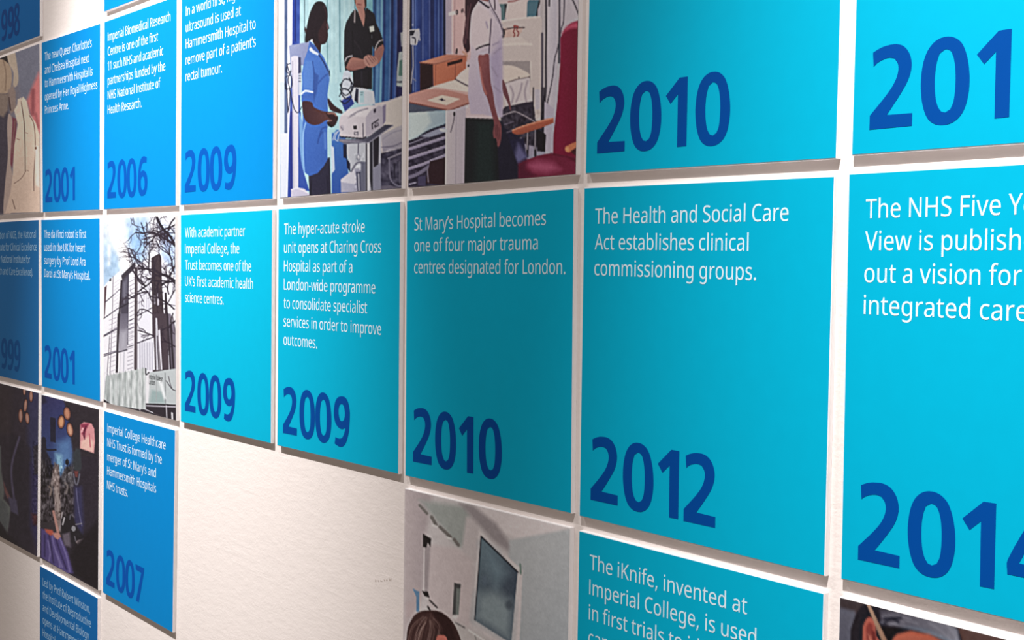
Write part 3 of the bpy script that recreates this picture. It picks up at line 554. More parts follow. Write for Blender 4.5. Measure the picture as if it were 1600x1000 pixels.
# obs machine pole on the left
p.T(436, 0, 6.25)
p.poly([(100,445),(320,405),(310,640),(115,640)], (150,160,200), (130,140,186), ((120,430),(300,620)))
p.poly([(118,560),(150,545),(188,548),(192,640),(192,950),(190,2350),(140,2350),(130,900)], (212,210,226))
p.line([(134,600),(150,2300)],1.4,(168,166,190)); p.poly([(192,560),(216,560),(220,720),(192,720)], (60,64,100)); p.poly([(192,720),(220,710),(218,930),(194,930)],(200,206,222))
for y_ in (740,765,795): p.line([(198,y_),(214,y_)],1.2,(40,44,70),smooth=False)
for c_ in ([(110,620),(80,640),(75,700),(110,720)],[(60,760),(80,900),(90,1100)],[(120,700),(90,780),(110,900),(95,1080)],[(70,750),(120,740),(125,850),(70,870),(60,820)],[(110,880),(150,1060),(190,1100),(225,1040)],[(80,620),(100,700),(120,690)]):
    p.line(c_,1.2,(22,30,60))
p.T(436,150,6.25)
p.poly([(195,150),(250,300),(250,780),(225,700),(205,500)], (110,160,220)); p.poly([(190,500),(230,700),(300,930),(195,910)], (44,78,172))
p.poly([(120,915),(190,895),(250,905),(300,960),(300,1000),(118,1000)], (196,192,216)); p.line([(120,915),(190,902),(290,950)],1.4,(222,220,236))
# nurse in blue dress
p.poly([(285,650),(500,600),(510,1000),(300,1000)], (40,38,62)); p.line([(320,830),(310,980)],2,(24,24,44)); p.line([(470,780),(480,960)],2,(30,28,50))
p.T(436, 0, 6.25)
p.poly([(300,400),(350,440),(440,560),(495,690),(495,780),(475,920),(480,1100),(472,1300),(475,1560),(440,1620),(380,1690),(300,1720),(250,1680),(235,1300),(232,1000),(222,990),(230,800),(225,720),(250,580),(280,500)], (66,116,206), (52,98,190), ((260,700),(480,1500)))
p.poly([(345,700),(390,740),(372,900),(340,1010),(330,900)], (46,84,168), soft=3); p.poly([(232,720),(260,590),(330,600),(335,900),(240,900)], (78,128,212), soft=4)
p.line([(380,820),(430,760),(480,720)],2,(48,86,172),soft=2); p.line([(400,1330),(420,1260),(470,1240)],2,(40,76,160),soft=2); p.line([(380,1400),(400,1320),(430,1290)],2,(40,76,160),soft=2); p.line([(330,600),(345,720),(340,900)],1.6,(44,80,160))
p.line([(262,1200),(240,1300),(238,1500),(250,1690)],2,(132,180,235)); p.line([(450,1300),(455,1450)],3,(84,130,214),soft=3)
p.poly([(300,470),(320,455),(392,525),(380,540),(330,520),(296,490)], (206,220,240)); p.poly([(300,405),(345,440),(400,530),(340,490),(305,450)], (58,92,170))
p.line([(395,540),(440,610),(485,700)],2.2,(38,60,120)); p.poly([(485,685),(498,690),(500,745),(486,740)], (18,20,40)); p.line([(480,650),(492,760)],1,(120,160,220))
p.line([(225,915),(260,888),(330,900)],2.6,(224,236,250)); p.poly([(222,930),(332,915),(332,990),(225,990)], (56,100,190))
p.poly([(330,380),(420,330),(470,370),(465,410),(440,432),(415,432),(405,520),(385,490),(345,430)], (46,24,28), smooth=True)
p.poly([(380,15),(430,20),(465,70),(478,150),(474,215),(490,275),(476,300),(480,350),(468,400),(435,432),(400,428),(350,400),(330,380),(300,400),(260,415),(262,330),(285,200),(310,110),(345,40)], (30,18,28), smooth=True)
p.poly([(418,250),(455,190),(474,220),(489,275),(476,296),(480,350),(462,410),(430,430),(395,415),(385,330)], (52,28,34), smooth=True, soft=2)
p.line([(470,235),(478,280)],1.4,(130,96,104)); p.line([(440,60),(462,120),(468,180)],1.6,(62,40,50)); p.poly([(315,385),(330,385),(330,412),(312,405)], (236,230,240)); p.poly([(258,260),(275,300),(262,330),(250,290)],(60,40,44))
p.T(436,150,6.25)
p.poly([(235,52),(320,60),(345,110),(440,150),(540,160),(560,190),(555,240),(520,250),(470,235),(400,275),(330,282),(270,250),(240,190),(230,110)], (62,34,42), (100,62,62), ((260,200),(540,180)), smooth=True)
p.poly([(478,20),(540,90),(610,140),(620,170),(575,165),(500,130)], (56,30,38), smooth=True)
p.poly([(460,165),(530,160),(566,190),(580,215),(560,270),(530,300),(480,280),(470,255),(520,240),(490,215)], (50,28,34), smooth=True); p.line([(480,170),(540,172),(560,195)],2.4,(150,104,96)); p.line([(480,245),(515,240)],1.6,(150,110,104))
p.poly([(480,265),(530,290),(520,310),(480,290)],(20,12,20))
p.finish()

# --- A5: nurse beside a hospital bed and a red chair
p = Picture((5, 0), 'photograph panel of a nurse at a bed with a red chair', 260, 360, (196,178,184), G_A5)
p.T(640, 0, 6.664)
p.poly([(-20,-1400),(375,-1400),(385,1000),(-20,1000)], (28,48,112))
for x,c,w in ((10,(14,12,40),4),(40,(120,140,190),1.4),(75,(40,66,140),5),(62,(90,116,180),1.4),(105,(30,54,124),5),(140,(92,112,176),1.6),(175,(34,58,130),7),(212,(88,104,168),1.6),(240,(22,34,88),6),(268,(48,74,146),2),(290,(30,52,120),3),(305,(96,120,180),1.2),(330,(30,46,110),5),(348,(80,100,160),1.4),(365,(20,20,50),3)):
    p.line([(x,-1400),(x,400),(x+2,950)], w, c, soft=2)
p.grain(14,7,20,2,((0,-1400),(380,900)))
p.poly([(375,-1400),(465,-1400),(455,560),(378,560)], (160,150,170), (182,164,176), ((380,0),(460,0)))
p.poly([(462,-1400),(640,-1400),(640,620),(440,620)], (204,170,170)); p.line([(452,-1400),(446,560)],2,(214,190,190)); p.line([(478,-1400),(470,560)],1,(150,120,126))
p.poly([(405,135),(440,120),(500,110),(505,150),(440,160),(410,165)], (216,206,206)); p.oval(495,128,14,26,(44,34,44)); p.oval(492,128,6,14,(180,160,160)); p.oval(548,115,9,22,(60,44,52)); p.line([(560,90),(570,130)],1.2,(90,64,70)); p.line([(495,515),(490,555)],3,(50,38,46))
# drip pump
p.poly([(-20,310),(105,300),(112,360),(78,470),(20,470),(-20,420)], (182,182,190)); p.poly([(0,320),(60,318),(40,370),(0,372)],(30,30,46)); p.line([(30,390),(60,400),(62,450)],1.8,(40,38,56)); p.line([(98,310),(108,420)],1.8,(176,176,186)); p.line([(38,-1400),(38,250)],1.4,(120,136,190)); p.oval(36,260,8,14,(150,160,200))
p.line([(-5,380),(0,620),(10,960)],4,(52,46,56)); p.line([(35,480),(40,680),(30,760),(20,870)],1.8,(150,148,160)); p.line([(30,810),(65,840)],1.6,(120,124,150))
# locker
p.poly([(105,650),(380,568),(600,575),(600,640),(245,690)], (206,140,118), (180,114,94), ((150,600),(450,660)))
p.poly([(110,655),(248,668),(245,900),(110,960)], (52,26,30)); p.poly([(122,690),(235,680),(235,900),(122,940)], (40,20,24))
p.poly([(246,680),(400,640),(590,585),(590,800),(480,830),(250,900)], (192,112,84), (176,98,74), ((260,700),(560,780)))
p.poly([(396,655),(552,612),(552,645),(398,688)], (44,18,20)); p.line([(480,668),(476,830)],1.2,(136,72,60)); p.line([(272,680),(270,880)],1,(140,74,60)); p.line([(110,652),(270,668),(600,578)],1.6,(150,90,76),smooth=False)
# bed head board
p.T(780,0,6.669)
p.poly([(-60,-1400),(640,-1400),(830,-1400),(830,1500),(-60,1500)], (180,172,182))
p.poly([(-60,-1400),(330,-1400),(330,190),(-60,190)], (196,182,182)); p.poly([(85,30),(290,-10),(290,190),(80,210)], (204,190,188)); p.line([(100,20),(160,10),(215,-10)],2.5,(160,110,110))
p.poly([(-60,50),(50,40),(85,40),(70,120),(58,210),(-60,215)], (84,112,118)); p.poly([(58,45),(86,40),(72,110),(60,200)], (32,34,42))
p.poly([(295,30),(310,0),(420,0),(395,170),(290,185)], (72,110,128)); p.poly([(415,0),(440,0),(405,100),(405,170),(385,170)], (32,34,44))
p.poly([(430,-1400),(490,-1400),(480,1300),(430,1300)], (176,168,172)); p.poly([(498,-1400),(610,-1400),(600,1300),(520,1300)], (196,190,200),(180,174,188),((500,0),(600,0)))
p.poly([(-60,225),(20,220),(160,200),(310,180),(430,172),(448,200),(450,1300),(-60,1300)], (194,182,180)); p.line([(20,222),(310,182),(425,174)],2,(214,204,200),smooth=False)
p.poly([(30,295),(250,285),(240,330),(200,385),(40,400)], (196,168,160)); p.line([(45,320),(90,300),(160,290),(265,288)],1.6,(70,54,60)); p.line([(155,270),(165,300),(150,330),(165,360),(150,390)],1.6,(130,50,50)); p.line([(165,275),(200,280),(185,310),(205,345),(190,385)],1.6,(130,50,54)); p.line([(160,270),(190,275)],2.4,(150,60,56))
p.line([(20,290),(50,330),(40,390)],4,(50,46,52)); p.poly([(-60,400),(230,380),(330,465),(150,480),(-60,490)], (202,190,186)); p.line([(-20,470),(160,458),(340,462)],3,(212,202,196),soft=2)
p.poly([(-60,640),(330,636),(330,850),(-60,850)], (152,142,144)); p.line([(452,350),(450,1280)],3.5,(88,82,96)); p.line([(330,640),(335,830)],2,(206,196,192))
p.poly([(-60,700),(60,680),(160,690),(250,730),(315,770),(310,800),(210,820),(80,870),(-60,900)], (208,194,186), smooth=True); p.oval(208,808,7,8,(30,24,30)); p.line([(70,870),(160,835),(230,825),(320,800)],1.6,(110,96,100))
p.poly([(60,900),(140,850),(250,820),(322,820),(320,960),(370,1100),(300,1150),(100,1150)], (200,190,194), smooth=True)
for c_ in ([(120,900),(150,980),(130,1080)],[(240,870),(220,960),(180,1060)],[(300,840),(270,960),(290,1080)]): p.line(c_,2.4,(158,146,158),soft=2.5)
p.line([(495,-1400),(490,500),(485,1000),(455,1250)],2.4,(40,36,48)); p.line([(470,1000),(440,1250)],2.4,(40,36,48)); p.line([(526,-100),(522,60)],2.4,(40,36,44))
p.line([(632,-1400),(632,100),(630,350),(628,655)],2.8,(58,52,66)); p.line([(640,10),(640,320)],1,(130,124,140))
for k_ in range(26): p.line([(638,380+k_*11),(646,384+k_*11)],1,(150,144,160),smooth=False)
p.line([(690,-1400),(680,60),(650,300),(610,510),(580,620),(560,800),(520,1000),(460,1250)],1.5,(56,50,64)); p.line([(760,-20),(800,70),(830,150)],2,(60,54,66))
# dark frame under the mattress
p.T(780,140,6.669)
p.poly([(20,240),(60,180),(350,120),(370,200),(380,330),(500,320),(490,650),(250,700),(240,500),(20,560)], (48,42,58)); p.grain(40,4,4,7,((20,180),(480,640)))
p.poly([(370,0),(430,0),(430,200),(380,210)], (182,176,188)); p.poly([(470,120),(580,200),(560,700),(470,660)], (176,168,186)); p.poly([(240,560),(400,600),(480,650),(480,760),(200,760)], (150,144,166))
p.poly([(0,380),(60,400),(200,480),(250,560),(290,700),(220,800),(0,900)], (28,26,50)); p.line([(40,270),(150,232),(220,250),(370,330)],1.8,(160,150,160)); p.line([(40,370),(150,335)],2,(96,88,108)); p.line([(50,460),(130,430)],2,(90,82,100))
p.poly([(390,400),(490,470),(480,650),(400,640)], (24,18,28)); p.line([(302,430),(296,700)],3.4,(30,26,38)); p.line([(300,430),(294,620)],1.4,(180,172,184)); p.line([(380,400),(378,690)],3.4,(26,22,34)); p.line([(378,410),(376,620)],1.4,(170,162,176))
for x_ in (360,450,470): p.line([(x_,-20),(x_-6,310)],1.8,(44,38,50))
# floor, red chair
p.poly([(-20,560),(260,500),(290,740),(150,1000),(-20,1000)], (30,28,58)); p.poly([(200,560),(300,700),(200,780),(160,700)], (96,94,140), soft=8)
p.T(780,0,6.669)
p.poly([(640,400),(680,310),(750,240),(830,215),(860,215),(860,1700),(560,1700),(570,1400),(610,1050),(640,650)], (122,14,50), (106,12,40), ((650,600),(830,600)), smooth=False)
p.poly([(655,350),(700,280),(760,240),(830,222),(830,290),(740,300),(690,330)], (176,66,94), soft=5); p.line([(832,230),(830,1500)],3,(70,8,26),soft=3)
p.T(780,140,6.669)
p.poly([(170,800),(270,740),(400,690),(520,665),(800,700),(810,1000),(150,1000)], (112,24,54), smooth=False); p.poly([(280,780),(400,740),(560,760),(640,830),(500,870),(360,850)], (164,70,104), soft=12)
p.poly([(190,780),(290,730),(280,830),(380,900),(200,960)], (84,16,44), soft=8); p.poly([(540,660),(810,720),(810,760),(700,700),(560,680)],(84,8,34),soft=4)
p.poly([(135,425),(200,390),(430,320),(570,290),(572,345),(440,400),(240,465),(190,472),(140,455)], (176,94,72), (150,74,56), ((300,360),(320,440))); p.line([(140,425),(300,365),(560,298)],1.8,(214,146,118))
p.poly([(690,600),(720,580),(810,545),(812,600),(760,640),(720,655),(690,635)], (190,108,76), smooth=True); p.oval(712,622,22,26,(206,136,96)); p.poly([(750,640),(810,600),(810,690),(770,670)],(70,20,30))
# bed left, table
p.T(640,140,5.886)
p.poly([(-30,190),(335,170),(335,330),(180,370),(80,440),(-30,480)], (170,188,196), (146,168,182), ((50,200),(300,300))); p.poly([(0,210),(160,180),(200,300),(120,400),(0,460)],(186,200,202),soft=6)
p.poly([(-30,480),(100,430),(180,370),(335,315),(335,890),(-30,900)], (46,40,62)); p.line([(90,430),(180,375),(335,318)],1.6,(44,52,76)); p.poly([(100,430),(240,370),(335,340),(335,390),(180,440)], (140,144,168))
p.grain(36,5,4,8,((-20,460),(330,880)))
for (y0,y1) in ((555,440),(640,525),(735,605)): p.line([(-20,y0),(120,y0-45),(335,y1)],4.2,(140,132,160),smooth=False); p.line([(-20,y0-12),(120,y0-57),(335,y1-12)],1,(176,168,190),smooth=False)
p.line([(-10,810),(90,770),(195,695)],5.5,(112,106,132)); p.poly([(190,660),(335,620),(335,880),(150,860)], (46,24,34)); p.line([(165,730),(175,850)],2,(120,112,130)); p.poly([(80,800),(150,790),(150,890),(80,880)],(66,60,92)); p.line([(0,870),(60,855)],2,(150,146,170)); p.oval(165,455,22,16,(60,54,80)); p.line([(0,500),(150,440)],1.2,(150,148,170))
p.T(640,0,6.664)
p.poly([(110,960),(270,890),(480,830),(640,890),(720,980),(480,1000),(230,1010)], (206,196,188)); p.poly([(490,830),(520,770),(600,710),(680,700),(700,960),(610,890)], (206,196,192), smooth=True); p.line([(480,825),(540,860),(610,895)],1.8,(70,60,72)); p.oval(618,686,12,14,(26,22,32))
p.poly([(-20,1000),(170,950),(270,905),(700,975),(705,1000),(300,1100)],(196,160,154))
p.T(640,140,5.886)
p.poly([(-30,120),(200,150),(330,190),(-30,215)], (70,76,96))
p.poly([(-30,50),(160,-5),(350,5),(620,70),(632,92),(400,178),(355,190),(300,180),(-30,110)], (190,140,132), (178,124,114), ((50,60),(500,100)))
p.line([(-30,112),(300,180),(355,190),(400,180),(632,96)],2,(120,66,60),smooth=False); p.poly([(160,100),(300,50),(470,85),(340,145)], (206,192,180)); p.oval(300,92,14,12,(44,40,60)); p.line([(275,90),(330,100)],1,(70,60,80)); p.line([(625,35),(628,95)],2,(80,60,70))
p.poly([(338,190),(420,180),(520,150),(512,870),(330,878)], (190,182,188),(176,166,180),((340,500),(510,500))); p.line([(340,195),(332,870)],1.4,(214,208,210)); p.poly([(515,145),(545,140),(540,170),(518,180)], (196,190,196))
p.oval(413,225,10,22,(24,20,30)); p.line([(413,250),(400,320),(380,390)],2,(120,112,124)); p.poly([(275,355),(350,365),(350,395),(285,385)], (186,190,198)); p.line([(432,190),(425,870)],1.2,(160,152,166))
# nurse
p.poly([(515,260),(800,270),(830,420),(880,900),(505,880)], (20,24,30)); p.poly([(620,300),(760,300),(780,860),(600,860)], (24,38,40), soft=12); p.poly([(800,270),(860,300),(1000,700),(1000,900),(830,900)],(26,24,44),soft=3)
p.T(640,0,6.664)
p.poly([(700,20),(740,-60),(900,-60),(955,90),(960,300),(968,500),(970,800),(975,980),(970,1220),(900,1225),(830,1205),(760,1190),(640,1190),(610,1000),(620,700),(640,560),(622,300),(640,150)], (196,184,196), (180,168,188), ((650,400),(960,700)))
p.poly([(700,20),(660,120),(640,260),(640,460),(690,520),(840,470),(860,260),(830,120)], (204,190,196), soft=4)
p.line([(852,200),(845,330),(835,470),(830,570)],2,(96,84,104)); p.line([(697,515),(740,490),(835,462)],2.2,(40,34,48)); p.line([(712,592),(760,575),(830,565)],1.6,(214,202,206))
p.poly([(830,600),(900,520),(960,400),(965,900),(960,1200),(900,1100),(860,800)], (164,152,182), soft=10)
for c_ in ([(800,230),(815,290)],[(870,470),(930,440)],[(880,560),(950,500)],[(860,700),(920,800)],[(880,900),(950,960)]): p.line(c_,2,(150,138,164),soft=2.5)
p.line([(725,5),(770,40),(822,78)],2.6,(40,34,48)); p.line([(820,-40),(850,60),(935,215),(970,330)],1.4,(70,60,80)); p.line([(885,-40),(892,100)],1.8,(70,56,70)); p.oval(826,76,10,12,(34,28,40)); p.line([(850,100),(932,240)],1.2,(150,140,160))
p.poly([(720,-200),(830,-200),(840,-40),(820,20),(740,0)],(132,80,78)); p.oval(765,-330,95,190,(140,88,82)); p.oval(700,-360,110,210,(50,26,38)); p.poly([(600,-330),(740,-330),(730,0),(590,0)],(50,26,38))
p.poly([(600,-100),(730,-100),(735,-20),(700,40),(650,130),(635,250),(625,400),(628,520),(590,545),(565,480),(560,400),(590,250),(580,120)], (50,26,38), smooth=True)
for c_ in ([(610,60),(600,250),(585,450)],[(640,40),(615,200),(605,400)],[(590,180),(575,330),(575,460)]): p.line(c_,1.4,(92,58,66))
p.line([(570,500),(600,560)],1.4,(170,120,110)); p.line([(560,540),(600,580)],3,(190,140,120))
p.poly([(715,592),(770,572),(826,568),(835,700),(848,860),(870,960),(890,1100),(925,1230),(955,1300),(960,1400),(945,1500),(920,1530),(912,1480),(900,1440),(880,1440),(870,1380),(880,1280),(850,1160),(810,1020),(770,940),(745,780)], (140,78,80), (120,64,70), ((740,700),(830,720)), smooth=True)
p.line([(735,700),(760,860),(800,980)],2.5,(176,108,104),soft=2.5); p.line([(890,1300),(905,1420)],1.2,(90,44,52)); p.line([(912,1300),(925,1460)],1.2,(90,44,52)); p.line([(935,1330),(942,1450)],1,(90,44,52))
p.poly([(970,830),(1000,880),(1040,1020),(1060,1130),(1050,1150),(1020,1060),(975,960)], (110,64,72), smooth=True); p.line([(965,250),(972,380)],1.2,(150,140,160))
p.finish()

# --- B2: the hospital building behind bare branches
p = Picture((2, 1), 'photograph panel of a pale building behind bare tree branches', 150, 400, (236,238,246), G_B2)
p.T(155,330,5.88)
p.poly([(20,40),(160,60),(180,540),(20,720)], (206,222,240)); p.poly([(20,350),(60,300),(190,400),(210,560),(60,680),(20,700)], (168,200,232), soft=16)
p.poly([(230,40),(440,30),(450,440),(380,520),(300,420),(240,200)], (174,202,238), soft=14); p.poly([(560,100),(720,200),(720,600),(560,420)], (176,200,240), soft=14)
p.poly([(60,50),(210,50),(240,300),(320,470),(230,560),(190,400),(90,200)], (255,255,255), soft=14); p.poly([(85,300),(110,320),(100,490),(85,500)], (240,246,252), soft=6)
p.poly([(270,250),(420,100),(440,300),(330,460)], (120,168,222), soft=18, a=.7); p.grain(36,5,9,11,((20,40),(720,600)))
# facade
p.poly([(45,700),(70,660),(205,535),(210,1950),(40,1950)], (238,236,244)); p.poly([(205,590),(335,460),(345,520),(345,1950),(200,1950)], (230,228,238)); p.poly([(345,500),(480,420),(560,400),(720,700),(720,1950),(345,1950)], (226,226,238), soft=4)
p.poly([(50,700),(72,680),(56,940),(46,1000)], (96,70,78)); p.poly([(95,625),(112,615),(112,640),(96,645)],(40,36,50))
p.line([(130,600),(122,1000),(100,1500),(75,1900)],1,(120,112,128),smooth=False)
for (a_,b_) in (((60,835),(195,715)),((45,985),(185,885)),((40,1145),(168,1070))): p.line([a_,b_],1.5,(70,64,82),smooth=False)
p.line([(35,1320),(165,1280)],1.5,(90,84,100),smooth=False)
for k_ in range(16):
    y_ = 640+k_*33
    p.line([(138,y_+24),(192,y_-16)],.9,(200,196,210),smooth=False)
p.poly([(205,590),(335,460),(335,520),(215,640)], (56,50,62)); p.poly([(208,640),(275,570),(268,1230),(190,1240)], (70,66,82)); p.poly([(216,660),(262,610),(262,780),(216,800)], (96,94,112), soft=4); p.line([(190,890),(270,845)],1.6,(40,36,48),smooth=False); p.line([(235,660),(232,840)],2,(110,108,126),soft=2)
p.poly([(328,520),(355,510),(350,1960),(318,1960)], (70,58,66)); p.line([(345,520),(342,1900)],1,(110,100,110),smooth=False)
for k_ in range(14):
    y_ = 640+k_*40; p.line([(277,y_+12),(322,y_-14)],1,(150,146,160),smooth=False)
for (a_,b_) in (((272,808),(322,775)),((358,960),(490,885))): p.line([a_,b_],1.6,(60,54,70),smooth=False)
for x_ in (375,395,415,440,462): p.line([(x_,620),(x_-4,930)],1.2,(186,184,200),smooth=False,soft=1.6)
p.poly([(480,430),(555,385),(572,420),(580,700),(600,1000),(600,1960),(500,1960),(488,900)], (64,52,60)); p.line([(505,500),(515,860)],2,(50,42,50)); p.line([(540,760),(545,860)],3,(190,186,200),soft=2); p.line([(512,780),(514,850)],2,(150,146,160),soft=2)
p.poly([(602,750),(620,745),(635,960),(640,1960),(615,1960)], (54,44,54))
p.line([(207,640),(198,800),(183,1010)],3,(50,44,56),smooth=False)
# lower facade
p.T(155,490,5.712)
p.poly([(186,0),(262,0),(250,330),(176,350)], (96,92,110), (150,146,160), ((220,0),(220,330)), soft=1.5); p.poly([(190,160),(250,150),(245,320),(182,330)],(170,168,182),soft=10)
p.poly([(165,0),(190,0),(175,300),(168,530),(148,530),(155,300)], (56,50,60)); p.line([(170,345),(250,322)],1.6,(80,76,90),smooth=False); p.line([(190,350),(185,520)],1.2,(190,190,200)); p.line([(225,340),(220,520)],1.2,(180,180,194))
for (a_,b_) in (((40,45),(100,5)),((38,208),(165,135)),((38,382),(158,340)),((256,300),(305,282)),((262,68),(306,45)),((262,140),(306,118))): p.line([a_,b_],1.5,(84,78,94),smooth=False)
for k_ in range(12): p.line([(92,60+k_*42),(152,35+k_*42)],1,(178,174,190),smooth=False); p.line([(256,100+k_*36),(302,85+k_*36)],1,(150,146,162),smooth=False)
p.line([(96,200),(72,550)],1,(110,104,120),smooth=False)
p.poly([(345,265),(490,205),(500,500),(345,540)], (222,222,234))
for x_ in (365,385,405,430,452,475): p.line([(x_,262),(x_+2,500)],1.4,(172,170,188),smooth=False,soft=1.8)
p.line([(345,262),(490,208)],1.8,(70,64,80),smooth=False)
p.poly([(480,0),(600,0),(625,500),(505,510),(490,210)], (70,58,68)); p.poly([(505,40),(520,40),(545,500),(512,505)], (196,196,208)); p.poly([(528,150),(545,140),(565,500),(552,500)],(210,208,220)); p.line([(520,200),(535,500)],1.6,(64,54,66))
p.poly([(604,0),(640,0),(690,200),(690,500),(630,500)], (112,104,120)); p.line([(610,0),(640,500)],3,(50,42,52)); p.line([(640,100),(665,500)],3.4,(50,42,52)); p.line([(660,0),(640,80),(690,60)],2,(60,52,60)); p.line([(655,20),(690,200)],1.6,(70,60,72))
# hoarding
p.poly([(62,555),(200,530),(415,485),(418,855),(300,850),(200,830),(100,800),(45,760)], (172,180,182), (198,204,206), ((80,600),(400,650)))
for k_ in range(13): p.line([(80+k_*26,545-k_*5),(78+k_*26,800+k_*6)],1.4,(206,212,214) if k_%2 else (150,160,160),soft=1.8)
p.grain(46,3,12,13,((45,520),(418,850)))
p.poly([(415,485),(428,492),(426,545),(445,525),(690,490),(690,810),(420,800)], (186,194,198)); p.poly([(420,540),(455,535),(440,800),(418,800)], (226,226,232)); p.poly([(470,680),(560,700),(590,800),(450,800)],(150,172,174),soft=5)
p.line([(590,530),(592,800)],1.4,(130,136,140)); p.line([(515,540),(512,790)],1,(160,166,170)); p.line([(416,490),(420,545),(445,525)],1.8,(50,46,56)); p.line([(600,600),(650,670),(690,690)],1.2,(70,64,76)); p.line([(620,560),(640,640),(660,680)],1,(80,74,84)); p.poly([(530,600),(560,590),(600,760),(580,760)],(226,232,236),soft=3)
p.poly([(418,800),(690,812),(695,960),(600,930),(420,855)], (44,36,46)); p.line([(425,822),(690,832)],1.8,(186,182,196),smooth=False); p.line([(600,820),(606,940)],1.6,(190,186,198),smooth=False); p.poly([(645,880),(660,885),(662,950),(648,945)],(226,224,234))
p.poly([(40,760),(110,810),(60,800),(40,790)], (30,26,36)); p.poly([(195,828),(350,850),(410,856),(600,940),(420,900),(200,845)], (52,46,56)); p.oval(365,858,8,7,(170,166,176))
# tree
p.T(155,330,5.88)
_r = random.Random(7)
def branch(p, x, y, ang, L, w, depth):
    pts = [(x, y)]
    for k in range(4):
        ang += _r.uniform(-.35, .35); x += math.cos(ang)*L/4; y += math.sin(ang)*L/4; pts.append((x, y))
    p.line(pts, w, (44,34,48), soft=1.0, a=min(1, .45+w*.35))
    if depth:
        for k in range(3 if depth > 1 else 2):
            q = pts[_r.randint(1, 4)]
            branch(p, q[0], q[1], ang+_r.choice((-1, 1))*_r.uniform(.4, 1.1), L*_r.uniform(.45, .75), w*.62, depth-1)
for a_ in ((700,320,-2.3,260,3.2),(700,640,-2.8,230,3.4),(700,650,2.9,190,2.6),(710,120,2.7,220,2.6),(560,600,-2.4,220,2.4),(470,580,-1.9,200,2.0),(420,680,-2.2,200,2.0),(700,60,2.2,200,2.4),(690,560,-1.9,220,2.2),(640,760,-1.8,200,2.2),(600,300,-2.2,160,1.4),(500,200,-1.8,160,1.2),(660,420,-2.6,200,1.5),(690,200,3.0,180,1.5),(560,460,-1.2,160,1.3),(600,900,-1.2,200,1.6),(400,560,-1.7,180,1.2),(640,560,-.9,150,1.3),(480,820,-2.0,160,1.4),(690,900,-2.2,180,2.2),(450,740,2.9,150,1.8),(330,420,-1.4,150,1.3),(440,300,-2.0,200,1.6)):
    branch(p, *a_, 3)
p.line([(530,50),(560,120),(610,190),(660,240),(700,320)],4,(40,32,46)); p.line([(430,690),(380,660),(350,610),(340,520)],2,(50,42,54)); p.line([(360,740),(430,690),(480,650)],2.2,(48,40,54)); p.line([(700,660),(640,600),(575,580)],4,(44,36,48)); p.line([(690,640),(600,660),(580,680)],3,(44,36,48))
p.T(155,490,5.712)
for a_ in ((470,0,-2.6,120,1.6),(490,200,-2.5,150,1.8),(690,60,2.6,120,2.0),(690,300,-2.4,140,1.8)): branch(p, *a_, 2)
p.finish()
flat_print('sign_lettering', text_contours('Imperial College', 0.655, -0.893, .62, .55)+text_contours('London', 0.655, -0.923, .62, .55), p.h, -0.0020, M['black_text'], p.o)

# --- C0 and C1: dark operating theatres
def lamp(p, x, y, rx, ry, rot, c=(206,140,110)):
    p.oval(x, y, rx*1.15, ry*1.12, (30,18,30), rot=rot, soft=2); p.oval(x, y, rx, ry, (150,92,74), rot=rot, soft=1.2); p.oval(x, y, rx*.6, ry*.75, c, rot=rot, soft=2)
p = Picture((0, 2), 'dark photograph panel of surgeons, at the left edge of the wall', 120, 330, (52,42,58), G_C0)
p.T(0,590,3.443)
p.poly([(150,50),(230,60),(230,600),(150,500)], (50,50,88), soft=10); p.poly([(-200,-100),(60,-20),(60,300),(-200,300)], (60,48,58), soft=12)
for a_ in ((112,205,11,36,0),(148,218,11,30,-.1),(138,150,9,34,.1),(168,100,9,30,0),(132,70,7,24,0)): lamp(p, *a_, c=(196,150,136))
p.poly([(60,300),(100,320),(165,380),(175,980),(60,960),(50,500)], (40,32,48), soft=6); p.poly([(165,460),(210,520),(210,960),(165,800)],(44,38,84),soft=8)
p.line([(105,320),(70,440),(62,520),(75,640),(90,720)],3,(92,84,116),soft=3); p.poly([(-20,350),(5,370),(8,500),(25,600),(20,650),(60,700),(40,850),(10,760),(-20,780)], (110,116,116), soft=3); p.poly([(-20,630),(40,690),(50,760),(35,830),(-20,740)], (96,102,106), soft=2)
p.poly([(20,560),(45,620),(60,650),(40,650),(25,610)], (120,76,78), soft=2); p.poly([(45,640),(90,660),(100,740),(60,720)], (80,74,104), soft=3)
p.poly([(-20,760),(60,860),(170,960),(-20,900)], (28,20,32), soft=6); p.poly([(170,730),(215,740),(215,800),(180,790)],(72,28,40),soft=5)
p.poly([(180,370),(215,360),(215,520),(185,520)],(44,38,52),soft=3); p.grain(10,4,6,3); p.grain(46,2.5,3,8,((175,340),(215,800)))
p.finish()
p = Picture((1, 2), 'dark photograph panel of surgeons under orange theatre lamps', 150, 360, (42,34,48), G_C1)
p.T(60,610,5.88)
p.poly([(20,30),(240,90),(320,500),(300,660),(210,780),(20,560)], (50,50,104), (50,74,134), ((100,80),(230,620)), soft=3); p.poly([(170,480),(300,430),(320,640),(210,770),(165,700)], (84,126,186), soft=14); p.poly([(160,580),(215,600),(215,770),(180,720)], (150,206,236), soft=8)
p.poly([(20,30),(60,45),(80,110),(30,130)],(36,32,66),soft=4); p.poly([(235,100),(560,175),(560,620),(380,600),(320,560),(300,440),(330,260)], (44,36,46), soft=4)
p.poly([(110,245),(160,255),(160,480),(112,470)], (28,28,54), soft=1.5); p.line([(65,460),(70,540),(160,545)],3,(30,30,56)); p.poly([(28,450),(60,440),(75,560),(120,650),(110,1000),(20,1000)], (36,32,50), soft=3); p.oval(50,455,20,30,(30,28,50))
